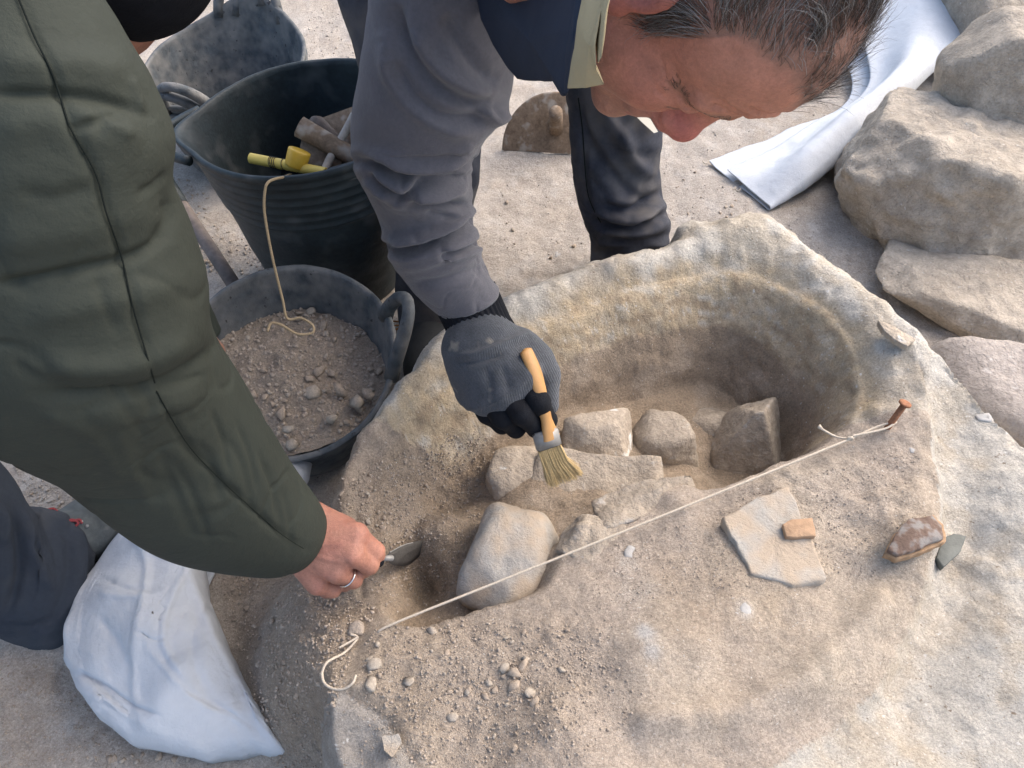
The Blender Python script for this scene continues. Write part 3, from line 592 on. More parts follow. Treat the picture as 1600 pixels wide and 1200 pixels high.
# far nested tubs
for k, (lb, dz) in enumerate([('outer dusty grey tub of the nested pair behind the bucket', 0), ('inner dusty grey tub nested inside another behind the bucket', .022)]):
    tub('rubber_tub', lb, (-.715, 1.84, dz+.002), .15, .205, .22, M_rubber, 'rubber tub', 'nested rubber tubs', oval=(.03, 1.3), lift=((1.35, .05, .5), (4.55, .03, .5)), roll=(.05, .12), handles=(1.30+.22*k, 4.45+.1*k), hstyle='arch' if k < 2 else 'side')
# soil tub
st, stdef = tub('rubber_tub', 'worn grey rubber tub full of dug soil beside the oven wall', (-.392, .905, .002), .125, .182, .19, M_rubber, 'rubber tub', oval=(.03, .2), lift=((.22, .02, .4),), handles=(.16, 3.4), roll=(-.04, .32))
sl = np.array(wloc(st))
nr, nth = 40, 120; rr, tt = np.meshgrid(np.linspace(0.001, 1, nr), np.linspace(0, 2*np.pi, nth, endpoint=False), indexing='ij')
def heapz(x, y):
    q = p3(x*1.0, y*1.0); return .140+.07*y-.03*x+.022*np.exp(-((x+.02)**2+(y+.0)**2)/.010)+.012*fbm(q, 14, 3, 31)+.006*fbm(q, 50, 3, 32)
hx, hy = rr*np.cos(tt)*.170, rr*np.sin(tt)*.166; hzz = np.clip(heapz(hx, hy), .09, .20)
sc = 1.0+0*hzz; V = np.stack([hx*sc, hy*sc, hzz], -1).reshape(-1, 3); F = grid_faces(nr, nth, True); F = F if vnormals(V, F)[:, 2].mean() > 0 else F[:, ::-1]
tag(link('soil_heap', mesh('soil_heap', V, F, M_soil, True, np.tile([.34, .28, .22], (len(V), 1))), None, sl), 'brown dug soil heaped in the worn grey tub', None, kind='stuff')
sp = []
for _ in range(60):
    a, r_ = rng.uniform(0, 6.28),   .155*rng.random()**.5; x, y = r_*math.cos(a), r_*math.sin(a)
    if x < -.05 and y > -.02 and rng.random() < .8: continue
    s = .010+.022*rng.random()**2.2; sp.append((sl+np.array([x, y, min(max(float(heapz(np.array([x]), np.array([y]))[0]), .09), .20)+s*.12]), s))
scatter('soil_lump', 'stony lump of dug earth in the worn grey tub', 'soil lump', 'lumps in the soil tub', sp)
sp = [(G(a, b, .155), s) for a, b, s in [(490, 612, .045), (532, 610, .04), (556, 630, .045), (440, 645, .035), (500, 580, .035), (465, 590, .03), (385, 530, .04), (520, 655, .03), (450, 670, .03), (575, 615, .04)]]
scatter('soil_lump', 'big flattish stone chunk lying on the soil in the worn grey tub', 'stone chunk', 'big chunks in the soil tub', sp)
def heap_crumbs():
    V, F = ico(1); r0 = np.random.default_rng(3); n = 1500; a = r0.uniform(0, 6.28, n); r_ = .168*r0.random(n)**.5; x, y = r_*np.cos(a), r_*np.sin(a); z = np.clip(heapz(x, y), .09, .20); s = .003+.009*r0.random(n)**3
    k = .98; A = V[None]*r0.uniform(.55, 1.15, (n, len(V), 1))*s[:, None, None]/2+np.stack([x*k, y*k, z], -1)[:, None]
    tag(link('soil_crumbs', mesh('soil_crumbs', A.reshape(-1, 3), (F[None]+(np.arange(n)*len(V))[:, None, None]).reshape(-1, 3), M_clod, False), None, sl), None, None, kind='stuff')
heap_crumbs()
# cord from the bucket rim into the soil tub
K = catmull([P(462, 268, 1.42), P(446, 276, 1.36), P(432, 279, 1.29), P(419, 285, 1.262), P(414, 298, 1.26), P(413, 330, 1.27), P(422, 385, 1.29), P(432, 430, 1.31), P(442, 470, 1.33), P(449, 498, 1.34), P(470, 497, 1.345), P(488, 508, 1.34), P(488, 520, 1.335), P(465, 522, 1.33), P(440, 508, 1.33), P(424, 505, 1.33), P(418, 518, 1.325)], 110)
V, F = tube(K, .0023, 7); root = tag(link('cord', mesh('cord', V, F, M_cord)), 'thin tan cord hanging from the bucket into the soil tub', 'cord')
# pole on the ground
V, F = tube([G(255, 275, .09), G(300, 345, .07), G(335, 398, .05), G(372, 455, .03)], .0155, 14); pole = empty('tool_handle', 'dirty round tool handle lying between the bucket and the green sleeve', 'tool handle', G(335, 398, 0))
part('shaft', V, F, M_woodd, pole)
V, F = tube([G(215, 215, .112), G(258, 280, .0905), G(284, 322, .077)], .0175, 14); part('grip', V, F, M_rubberd, pole)
# half round blade standing on the ground behind the leg
b0 = G(868, 240, 0.0); n = 40; a = np.linspace(0, np.pi, n); R0 = .145; ex = nrm([1, -.10, 0]); ez = nrm([0, .35, 1])
bev = [(1, -.0025), (1, .0025)]; V = []
for s, yo in [(.001, -.0035), (.97, -.0035), (1, -.0015), (1, .0015), (.97, .0035), (.001, .0035)]:
    V.append(b0+ex*(R0*s*np.cos(a))[:, None]+ez*(R0*1.08*s*np.sin(a)+.002)[:, None]+np.cross(ez, ex)*yo)
V = np.vstack(V); F = grid_faces(6, n); i = np.arange(5)
F2 = np.stack([i*n, (i+1)*n, (i+1)*n, i*n], -1)
bl = empty('hoe_blade', 'rusty half round blade standing on edge behind the leg', 'hoe blade', b0); part('blade', V, F, M_rust, bl)
V, F = tube([b0+ez*.06-np.cross(ez, ex)*.003, b0+ez*.10-np.cross(ez, ex)*.03, b0+ez*.12-np.cross(ez, ex)*.06], .018, 12); part('socket', V, F, M_rust, bl)
# tools inside the bucket
def board(name, label, cat, c, ux, uy, dims, m, root=None, bevel=.15):
    ux = nrm(ux); uz = nrm(np.cross(ux, uy)); uy = np.cross(uz, ux); b = bmesh.new(); bmesh.ops.create_cube(b, size=1); bmesh.ops.scale(b, vec=dims, verts=b.verts)
    bmesh.ops.bevel(b, geom=b.edges[:], offset=min(dims)*bevel, segments=3, affect='EDGES'); b.transform(Matrix([[*r] for r in np.stack([ux, uy, uz], 1)]).to_4x4()); me = bpy.data.meshes.new(name); b.to_mesh(me); b.free(); me.shade_smooth(); me.materials.append(m)
    if root is not None: return link(name, me, root, np.asarray(c)-np.array(wloc(root)))
    return tag(link(name, me, None, c), label, cat)
p1, p2 = P(391, 247, 1.40), P(509, 270, 1.375); yb = empty('scrubbing_brush', 'yellow handled brush with dark bristles lying in the bucket', 'brush', (p1+p2)/2)
V, F = tube(catmull([p1, p1*.97+p2*.03, p1*.8+p2*.2, p1*.5+p2*.5, p1*.2+p2*.8, p1*.03+p2*.97, p2], 30), np.r_[.004, .0075, np.full(26, .0095), .0075, .004], 12); part('brush_handle', V, F, M_yellowp, yb)
Vs, Fs, kk = [], [], 0
for _ in range(260):
    t = rng.uniform(.42, .93); q = p1*(1-t)+p2*t+np.array([0, -.002, -.006])+rng.normal(size=3)*.003; V, F = tube([q, q+np.array([rng.normal()*.004, rng.normal()*.004+.006, -.034])], [.0010, .0006], 3, False); Vs.append(V); Fs.append(F[0]+kk); kk += len(V)
part('bristles', np.vstack(Vs), np.vstack(Fs), M_bristled, yb)
for t in (.29, .31, .335, .36, .46):
    q = p1*(1-t)+p2*t; ax = nrm(p2-p1); s1 = nrm(np.cross(ax, [0, 0, 1])); s2 = np.cross(ax, s1); V, F = tube([q+.0102*(math.cos(a)*s1+math.sin(a)*s2)+ax*.003*math.sin(a) for a in np.linspace(0, 6.28, 17)], .0007, 5, False); part('binding_thread', V, F[0], M_bristled, yb)
q = P(461, 260, 1.385); ax = nrm(P(470, 230, 1.372)-q); cyl = empty('yellow_cup', 'yellow plastic cup standing on the brush in the bucket', 'plastic cup', q)
K = [q+ax*t for t in (-.0015, 0, .0015, .026, .029, .030, .0302, .0303)]; rr_ = np.array([.016, .0182, .0188, .0202, .0200, .0188, .010, .0005]); V, F = ring_tube(np.array(K), np.tile(nrm(np.cross(ax, [0, 0, 1])), (8, 1)), rr_, rr_, 30); part('cup_body', V, orient(V, F), M_yellow, cyl)
a_, b_ = P(468, 198, 1.40), P(560, 250, 1.42); pp = empty('metal_tube', 'dark rolled metal tube leaning in the bucket', 'metal tube', a_); T_ = nrm(b_-a_); sd_ = nrm(np.cross(T_, [0, 0, 1]))
ks = np.array([a_+T_*t for t in (.10, .0, -.001, .0, .06)]); V, F = ring_tube(np.array([b_, a_+T_*.03, a_, a_-T_*.001, a_, a_+T_*.08]), np.tile(sd_, (6, 1)), np.array([.017, .0185, .0195, .018, .016, .014]), np.array([.017, .0185, .0195, .018, .016, .014]), 28); part('tube_body', V, F, M_rust, pp)
V, F = tube(catmull([P(494, 186, 1.44), P(497, 192, 1.44), P(520, 215, 1.45), P(540, 235, 1.46)], 14), [.004, .011]+[.013]*12, 14); tag(link('wooden_dowel', mesh('wooden_dowel', V, F, M_woodd)), 'rounded grey wooden tool end behind the metal tube in the bucket', 'tool end')
board('metal_dustpan', 'thin dusty metal plate standing in the bucket behind the tube', 'metal plate', P(540, 215, 1.46), P(560, 176, 1.45)-P(505, 196, 1.45), P(540, 260, 1.46)-P(540, 205, 1.46), (.11, .10, .003), M_rust)
V, F = tube(catmull([P(553, 180, 1.42), P(540, 205, 1.41), P(520, 240, 1.41), P(509, 262, 1.40), P(505, 276, 1.385)], 20), [.0075]*20, 12); tag(link('wooden_stick', mesh('wooden_stick', V, F, mat('bleached_wood', (.38, .34, .29), .8, .2, n=((60, .2),)))), 'pale wooden stick crossing the metal tube in the bucket', 'stick')
board('dark_plate', 'brown metal plate lying in the bucket behind the yellow cup', 'metal plate', P(500, 250, 1.42), P(520, 250, 1.42)-P(480, 240, 1.42), P(500, 275, 1.43)-P(500, 230, 1.42), (.08, .07, .003), M_rust)
board('blue_scraper', 'dark blue plastic scraper edge showing at the bucket rim', 'scraper', P(545, 268, 1.375), P(590, 255, 1.38)-P(520, 275, 1.37), np.array([0, .5, 1]), (.07, .03, .008), M_rubber)
# twigs by the boot
tw = empty('twig_bundle', 'small heap of thin orange twigs behind the glove cuff', 'twigs', G(650, 495, .01))
for _ in range(34):
    c = G(rng.uniform(632, 668), rng.uniform(478, 508), .01+.035*rng.random()); d = nrm([rng.normal()*.35+.25, .8+rng.normal()*.4, rng.normal()*.25])*rng.uniform(.015, .04); V, F = tube([c-d, c+rng.normal(size=3)*.004, c+d], .0018, 5); part('twig', V, F, M_twig, tw)

# nail, string
nb = on(1386, 669, .305)+np.array([0, 0, -.004]); ntp = nb+np.array([.012, .010, .046]); nail = empty('iron_nail', 'rusty iron nail holding the string at the right end of the pit', 'nail', nb)
d_ = nrm(ntp-nb); V, F = tube([nb-d_*.02, nb, ntp], .0046, 12); part('nail_shank', V, F, M_nail, nail); V, F = tube([ntp-d_*.0005, ntp, ntp+d_*.0025, ntp+d_*.003], [.0070, .0088, .0086, .006], 16); part('nail_head', V, F, M_nail, nail)
s0 = nb+d_*.012; knot = G(1328, 686, s0[2]-.001); e = on(612, 979, .28)+np.array([0, 0, .006]); mid = (knot+e)/2
sg = empty('section_string', 'taut pale cotton string stretched across the pit from the nail', 'string', knot)
def cordp(name, pts, r, root, n=60, m=None): V, F = tube(catmull(pts, n) if len(pts) > 2 else pts, r, 7); return part(name, V, F, m or M_string, root)
cordp('string_line', [knot, knot*.75+e*.25-[0, 0, .0015], mid-[0, 0, .002], knot*.25+e*.75-[0, 0, .0015], e, e+np.array([-.012, -.006, -.012])], .0017, sg, 80)
off = nrm(np.cross(d_, [0.6, .8, 0]))*.0062; cordp('string_loop', [knot, s0+off*1.1+[-.02, -.012, 0], s0+off+[0, -.004, 0], s0+[.0062, .001, 0], s0-off+[0, .003, 0.003], s0-off*1.1+[-.02, -.008, .004], knot+[.002, .003, .003]], .0016, sg)
cordp('string_end', [knot, G(1308, 683, .318), G(1290, 674, .322), G(1281, 668, .322)], .0017, sg, 20); V, F = tube([G(1284, 670, .322), G(1279, 666, .322)], [.002, .0036], 8); part('frayed_tip', V, F, M_string, sg)
V, F = tube(catmull([knot+[-.004, -.001, 0], knot+[0, 0, .004], knot+[.004, .001, -.001], knot+[0, .001, -.003], knot+[-.003, 0, .003], knot+[.003, 0, .002]], 30), .0021, 7); part('string_knot', V, F, M_string, sg)
ends = empty('string_tail', 'loose curling string end at the left edge of the fill', 'string', on(557, 1000, .25))
zz = lambda px, py: on(px, py, .25)+np.array([0, 0, .006])
cordp('string_line', [zz(550, 997)+[0, 0, .006], zz(560, 1002)+[0, 0, .004], zz(540, 1022), zz(515, 1042)+[0, 0, .01], G(503, 1051, .262), G(500, 1054, .262)], .0017, ends, 40)
cordp('string_loop', [G(503, 1050, .263), G(506, 1066, .264), G(520, 1076, .266), G(538, 1076, .27), G(551, 1067, .275), G(556, 1055, .275)], .0017, ends, 40)
cordp('string_end', [zz(562, 1001)+[0, 0, .006], zz(550, 1008)+[0, 0, .006], zz(532, 1017)+[0, 0, .004]], .0015, ends, 20)
pc = on(557, 988, .25); stone('earth_clod', 'clod pressed on the tied string end at the left edge', pc+np.array([0, .004, .002]), (.022, .02, .016), 77, M_clod, sub=3, cat='earth clod')
def crinkle(amp, sc, seed, wd=.06, st=(1, 1, 1)):
    """thin meandering creases pressed into cloth"""
    def f(V, N):
        q = V*np.array(st); a = fbm(q+seed, sc, 2, seed); m = sstep(-.1, .35, fbm(q, sc*.45, 2, seed+9)); b = fbm(q+3, sc*2.1, 2, seed+4); m2 = sstep(.0, .4, fbm(q, sc*.7, 2, seed+11))
        return V-N*(amp*np.exp(-(a/wd)**2)*m+.6*amp*np.exp(-(b/wd)**2)*m2)[:, None]
    return f
# ================================================================== sheets
def lin_tri(pts, vals):
    pts = np.asarray(pts, float); n = len(pts); T = []
    for i in range(n):
        for j in range(i+1, n):
            for k in range(j+1, n):
                a, b, c = pts[i], pts[j], pts[k]; d = 2*(a[0]*(b[1]-c[1])+b[0]*(c[1]-a[1])+c[0]*(a[1]-b[1]))
                if abs(d) < 1e-9: continue
                ux = ((a@a)*(b[1]-c[1])+(b@b)*(c[1]-a[1])+(c@c)*(a[1]-b[1]))/d; uy = ((a@a)*(c[0]-b[0])+(b@b)*(a[0]-c[0])+(c@c)*(b[0]-a[0]))/d
                r2_ = (a[0]-ux)**2+(a[1]-uy)**2; q = (pts[:, 0]-ux)**2+(pts[:, 1]-uy)**2; q[[i, j, k]] = 9e9
                if q.min() > r2_*(1-1e-9): T.append((i, j, k))
    def f(Q):
        r = np.full(len(Q), np.nan)
        for i, j, k in T:
            a, b, c = pts[i], pts[j], pts[k]; M = np.linalg.inv(np.stack([b-a, c-a], 1)); uv_ = (Q-a)@M.T; w0 = 1-uv_.sum(1); ok = (uv_[:, 0] >= -1e-6) & (uv_[:, 1] >= -1e-6) & (w0 >= -1e-6); v = w0*vals[i]+uv_[:, 0]*vals[j]+uv_[:, 1]*vals[k]; r = np.where(ok & np.isnan(r), v, r)
        m = np.isnan(r); 
        if m.any(): r[m] = idw(Q[m], pts, vals)
        return r
    return f
def stacked(name, label, cat, outline, z, h, m, strokes=(), nt=260, nr=90, pw=2.2, ctrl=None, seed=1, rough=.004):
    """soft closed cloth bundle: outline on the ground surveyed on the photo, body height h"""
    pl = np.array([G(x, y, z)[:2] for x, y in outline]); K = np.vstack([pl, pl[:1]]); L = np.r_[0, np.cumsum(np.linalg.norm(np.diff(K, axis=0), axis=1))]; t = np.linspace(0, L[-1], nt, endpoint=False)
    O = np.stack([np.interp(t, L, K[:, 0]), np.interp(t, L, K[:, 1])], -1); c = pl.mean(0); ss = np.r_[np.linspace(0.01, .86, nr-12), .90, .93, .955, .975, .988, .996, 1.0, .99, .95, .7, .4, .01]; top = nr-6
    V = []
    for k, s in enumerate(ss):
        xy = c+(O-c)*s; zz = np.full(nt, z)
        if k <= top+0: zz = np.full(nt, z-h*.25+h*1.25*max(0, 1-s**pw)**.6)
        else: zz = np.full(nt, z-h*.35-.004*(k-top))
        if ctrl is not None and k <= top: zz = z-.010+(np.maximum(ctrl(xy), .016)+.010)*(1-s**40)
        V.append(np.c_[xy, zz])
    V = np.vstack(V); F = grid_faces(len(ss), nt, True); F = F if vnormals(V, F)[:nt*20, 2].mean() > 0 else F[:, ::-1]
    N = vnormals(V, F); V = sculpt(V, N, strokes, -.2); N = vnormals(V, F); rd = 1-np.abs(fbm(V*np.array([1, 1, .4])+seed, 9, 2, seed+3))*2; V = V+N*(rough*fbm(V+seed, 16, 3, seed)+rough*.5*np.clip(rd, -1, 1)**3)[:, None]
    V = crinkle(.0022, 12, seed+2, .07)(V, vnormals(V, F)); V = crinkle(.0009, 34, seed+5, .09)(V, vnormals(V, F)); o = link(name, mesh(name, V-np.r_[c, z], F, m), None, np.r_[c, z]); return tag(o, label, cat)
bagO = [(300, 775), (345, 800), (330, 868), (310, 868), (322, 930), (352, 1010), (380, 1060), (412, 1110), (446, 1174), (420, 1176), (400, 1172), (322, 1186), (262, 1172), (205, 1160), (152, 1120), (122, 1075), (101, 1035), (104, 985), (118, 940), (135, 905), (152, 882), (205, 822), (250, 790)]
bst = [([(160, 905), (200, 918), (245, 920)], 9, -.008, 'r'), ([(150, 925), (200, 932), (245, 928)], 9, .006, 'r'), ([(205, 830), (230, 880), (215, 980), (212, 1080), (230, 1140)], 12, .010, 'r'), ([(105, 1045), (150, 1065), (205, 1100), (250, 1120)], 7, -.013, 'r'),
       ([(105, 1062), (150, 1085), (205, 1120), (260, 1140)], 10, .007, 'r'), ([(150, 960), (180, 1000), (205, 1050)], 14, -.008, 'r'), ([(300, 880), (270, 930), (255, 1000), (290, 1060)], 10, .009, 'r'), ([(325, 940), (300, 1010), (330, 1090), (400, 1160)], 16, -.008, 'r'), ([(280, 1075), (340, 1100), (400, 1140)], 6, -.005, 'r'),
       ([(230, 1010), (300, 1090), (380, 1130)], 9, .006, 'r'), ([(200, 840), (260, 870), (310, 870)], 9, .007, 'r'), ([(215, 985), (240, 1000), (260, 995)], 6, -.006, 'r')]
bagC = [(205, 824, .03), (255, 795, .05), (300, 785, .03), (312, 862, .055), (150, 888, .015), (240, 868, .085), (212, 905, .045), (196, 935, .088), (118, 950, .02), (160, 985, .055), (206, 1005, .058), (240, 1000, .108), (292, 945, .085), (325, 945, .03), (380, 1062, .02),
        (305, 1060, .098), (212, 1088, .045), (150, 1058, .062), (104, 1035, .02), (122, 1078, .0), (168, 1108, .050), (256, 1128, .072), (330, 1118, .062), (398, 1120, .045), (446, 1174, .004), (402, 1168, .02), (322, 1184, .004), (262, 1170, .010), (205, 1158, .0), (175, 940, .06), (265, 1060, .075), (345, 1010, .05)]
bagP, bagH = np.array([G(a, b, .06)[:2] for a, b, c in bagC]), np.array([c*.85 for a, b, c in bagC]); bagL = lin_tri(bagP, bagH)
def bagT(q): return .2*bagL(q)+.25*idw(q, bagP, bagH, 2.2)+.55*np.mean([bagL(q+np.array(o_)) for o_ in ((.022, 0), (-.022, 0), (0, .022), (0, -.022), (.015, .015), (-.015, -.015))], 0)
bag = stacked('white_sack', 'crumpled white woven sack on the ground between the boot and the loose soil', 'sack', bagO, .048, .085, M_white, [(a, b*.6, c*.45, d) for a, b, c, d in bst], pw=3.0, rough=.003, ctrl=bagT)
slab_c = [(436, 720), (441, 703), (465, 706), (487, 714), (480, 743), (455, 760), (430, 750)]
stacked('white_sack', 'corner of a white sack poking out beside the soil tub', 'sack', [(395, 745), (436, 706), (441, 703), (465, 706), (487, 714), (482, 742), (460, 775), (410, 790)], .10, .03, M_white, seed=4, nt=60, rough=.003)
# folded white sheet leaning on the rocks at the top right
def sheet():
    a0 = np.array([G(1109, 250, .02), G(1155, 288, .035), G(1198, 328, .012)]); a1 = np.array([P(1290, -60, 2.66), P(1430, -30, 2.55), P(1530, 20, 2.38)])
    nu, nv = 90, 70; U = np.linspace(0, 1, nu); Ls = []
    L0, R0 = G(1108, 251, .012), G(1199, 326, .010); L1, R1 = P(1180, -120, 2.78), P(1512, 50, 2.36)
    mids = [(G(1230, 207, .02), G(1262, 292, .02)), (P(1330, 165, 2.1), P(1350, 215, 2.06)), (P(1400, 90, 2.3), P(1430, 140, 2.2))]
    L = catmull([L0, G(1165, 230, .012), G(1225, 204, .014), G(1330, 120, .03), L1], nu); R = catmull([R0, G(1262, 290, .03), P(1345, 222, 2.02), P(1430, 140, 2.18), R1], nu)
    prof = []
    for v in np.linspace(0, 1, 34): prof.append((v, 0.0))
    for t in np.linspace(0, 1, 10)[1:-1]: prof.append((1+.03*math.sin(np.pi*t), .5*(1-math.cos(np.pi*t))))
    for v in np.linspace(1, .30, 26): prof.append((v, 1.0))
    V = []
    for k in range(nu):
        ax = R[k]-L[k]; upv = nrm(np.cross(ax, L[min(k+1, nu-1)]-L[max(k-1, 0)])); upv = upv if upv[2] > 0 else -upv
        for v, hh in prof:
            hgt = hh*(.010+.02*U[k]+.055*np.exp(-((v-.82)/.2)**2)*sstep(.0, .3, U[k])); V.append(L[k]+ax*v+upv*hgt)
    V = np.array(V); m = len(prof); F = grid_faces(nu, m); N = vnormals(V, F)
    V = V+N*(.006*fbm(V, 7, 3, 3)+.0015*fbm(V, 40, 2, 4))[:, None]
    o = link('white_sheet', mesh('white_sheet', V, F, M_white)); so = o.modifiers.new('thickness', 'SOLIDIFY'); so.thickness = .0016
    tag(o, 'folded white woven sheet lying against the rocks at top right', 'sheet')
    for a, b in [((1108, 251), (1098, 252)), ((1150, 292), (1140, 292)), ((1158, 294), (1146, 289))]:
        V, F = tube(catmull([G(*a, .012), G((a[0]+b[0])/2, a[1]+5, .008), G(*b, .006)], 10), .0016, 6); k = link('loose_thread', mesh('loose_thread', V, F, M_string), o)
sheet()

# ================================================================== people
def fold_noise(V, N, amp, sc, st=(1, 1, 1), seed=0): return V+N*(amp*fbm(V*np.array(st), sc, 3, seed))[:, None]
def garment(name, st, nu, nv, m, root, strokes=(), k=.9, hem=.0, noise=(.004, 12), seed=0, extra=None):
    V, F = edge_tube(st, nu, nv, k, hem); F = orient(V, F); N = vnormals(V, F); V = fold_noise(V, N, noise[0], noise[1], seed=seed)
    if extra: V = extra(V, vnormals(V, F))
    if len(strokes): V = sculpt(V, vnormals(V, F), strokes)
    return part(name, V, F, m, root)
def stitched(name, px, d, root, r=.0012, m=None):
    pass
def on_surf(V, px, lift=.0008):
    """points of a garment's camera-side surface along a surveyed line"""
    Q = proj(V); dep = (V-CAM)@FW; r = []
    for p in px:
        e = ((Q-np.array(p))**2).sum(1); c = np.argsort(e)[:24]; near_ = c[np.argsort(dep[c])[:6]]; d = np.median(dep[near_]); r.append(P(p[0], p[1], d-lift))
    return np.array(r)
def seam(name, V, px, root, m, r=.0013, n=60):
    pl = catmull(np.asarray(px, float), n); T = on_surf(V, pl); k = np.ones(7)/7; T2 = np.stack([np.convolve(np.pad(T[:, i], 3, mode='edge'), k, 'valid') for i in range(3)], -1); v, f = tube(T2, r, 6); return part(name, v, f, m, root)
def wverts(o): 
    V = np.empty(len(o.data.vertices)*3, np.float32); o.data.vertices.foreach_get('co', V); return V.reshape(-1, 3)+np.array(wloc(o))

# ------------------------------------------------ man bending over the pit
man = empty('person', 'person in grey fleece and navy vest bending over the pit with a brush', 'person', (.04, 1.28, 0))
# head frame
HC = P(1103, -32, .585); bv = nrm(CAM-HC); rv = nrm(RT-bv*(RT@bv)); uv = np.cross(bv, rv)
al, be, ga = math.radians(-6), math.radians(32), math.radians(8)
r2 = rv*math.cos(al)-uv*math.sin(al); Hu = nrm(r2*math.cos(be)+bv*math.sin(be)); f0 = -(uv*math.cos(al)+rv*math.sin(al)); Hf = nrm(f0-Hu*(f0@Hu)); Hl = np.cross(Hf, Hu)
Hr0 = -Hl                # turned slightly away
Hf = nrm(Hf*math.cos(ga)+Hr0*math.sin(ga)); Hl = np.cross(Hf, Hu)
HM = np.stack([Hl, Hf, Hu], 1)                          # head-local (left, forward, up) -> place
def head_sdf(p):
    x = np.abs(p[:, 0:1]); q = np.concatenate([x, p[:, 1:]], 1)
    d = sd_ell(p, (0, -.016, .046), (.076, .100, .084))
    d = smin(d, sd_ell(p, (0, .037, .050), (.064, .058, .058)), .03)
    d = smin(d, sd_ell(p, (0, .030, -.025), (.060, .060, .085)), .025)
    d = smin(d, sd_cone(q, (0, .074, -.092), (.050, .000, -.062), .022, .024), .025)
    d = smin(d, sd_ell(p, (0, .084, -.097), (.022, .018, .018)), .018)
    d = smin(d, sd_ell(q, (.040, .058, -.030), (.024, .026, .026)), .022)
    d = smin(d, sd_ell(q, (.052, .030, -.055), (.020, .030, .030)), .022)
    d = smax(d, -sd_ell(q, (.034, .104, -.001), (.017, .019, .0115)), .014)
    d = smin(d, sd_cone(q, (.010, .089, .020), (.046, .074, .022), .0115, .0105), .012)
    d = smin(d, sd_ell(q, (.033, .072, -.001), (.0150, .0150, .0135)), .004)
    d = smin(d, sd_ell(q, (.033, .0755, .0035), (.0168, .0135, .0085)), .003)
    d = smin(d, sd_ell(q, (.034, .072, -.011), (.017, .012, .006)), .006)
    d = smin(d, sd_cone(p, (0, .088, .014), (0, .106, -.026), .0105, .0135), .014)
    d = smin(d, sd_ell(p, (0, .109, -.031), (.0165, .0145, .0140)), .008)
    d = smin(d, sd_ell(q, (.0145, .099, -.038), (.0095, .013, .0095)), .006)
    d = smax(d, -sd_ell(q, (.0072, .103, -.0475), (.0040, .007, .005)), .003)
    d = smin(d, sd_cone(q, (.011, .084, .004), (.020, .074, -.014), .0095, .010), .010)
    d = smin(d, sd_ell(p, (0, .088, -.062), (.026, .014, .020)), .012)
    d = smin(d, sd_cone(q, (0, .0995, -.0625), (.019, .090, -.066), .0050, .0035), .004)
    d = smin(d, sd_cone(q, (0, .0985, -.0745), (.017, .090, -.071), .0060, .0040), .004)
    d = smax(d, -sd_cone(q, (0, .106, -.0690), (.022, .093, -.0695), .0016, .0014), .003)
    e = smin(sd_ell(q, (.080, -.014, .004), (.008, .021, .031)), sd_ell(q, (.076, -.004, -.024), (.008, .011, .013)), .008)
    e = smax(e, -sd_ell(q, (.088, -.008, .004), (.006, .010, .017)), .004)
    d = smin(d, e, .006)
    d = smin(d, sd_cone(p, (0, -.030, -.045), (0, -.062, -.175), .060, .066), .03)
    return d
HV, HF = nets(head_sdf, (-.10, -.135, -.18), (.10, .15, .145), .0024)
HN = vnormals(HV, HF)
if (HN*(HV-[0, 0, .03])).sum() < 0: HF = HF[:, ::-1]; HN = -HN
def head_lines(V, N):
    """brow furrows, lid crease, smile line, cut in head space"""
    X = np.stack([np.abs(V[:, 0]), V[:, 2]], -1); fr = sstep(.02, .05, V[:, 1]); D = np.zeros(len(V))
    for pl, wd, a in [([(0, .052), (.02, .053), (.045, .046), (.056, .036)], .0024, .0042), ([(0, .064), (.02, .066), (.045, .058)], .0024, .0036), ([(0, .041), (.02, .043), (.042, .040), (.056, .028)], .0022, .0036), ([(.006, .018), (.008, .030), (.006, .040)], .0018, .0016),
                      ([(.018, .006), (.030, .0105), (.044, .008), (.052, .001)], .0014, .0020), ([(.018, -.0055), (.032, -.0065), (.046, -.004)], .0012, .0016), ([(.018, -.034), (.030, -.050), (.032, -.072)], .0035, .0022), ([(.022, -.016), (.036, -.020), (.048, -.014)], .0022, .0014),
                      ([(.054, .006), (.062, .010)], .0012, .0014), ([(.054, .0), (.064, -.002)], .0012, .0014), ([(.053, -.006), (.062, -.012)], .0012, .0012)]:
        d, t = seg_dist(X, catmull(np.array(pl, float), 16) if len(pl) > 2 else pl); g_ = np.exp(-(d/wd)**2)-.4*np.exp(-((d-2.2*wd)/(1.4*wd))**2); D -= a*g_*np.clip(np.minimum(t, 1-t)*6, .2, 1)
    return V+N*(D*fr)[:, None]
HV = head_lines(HV, HN); HV = HV+HN*(.0012*fbm(HV, 40, 3, 5))[:, None]; HN = vnormals(HV, HF)
x_, y_, z_ = np.abs(HV[:, 0]), HV[:, 1], HV[:, 2]; nh = fbm(HV, 60, 3, 8); nh2 = fbm(HV, 18, 3, 9)
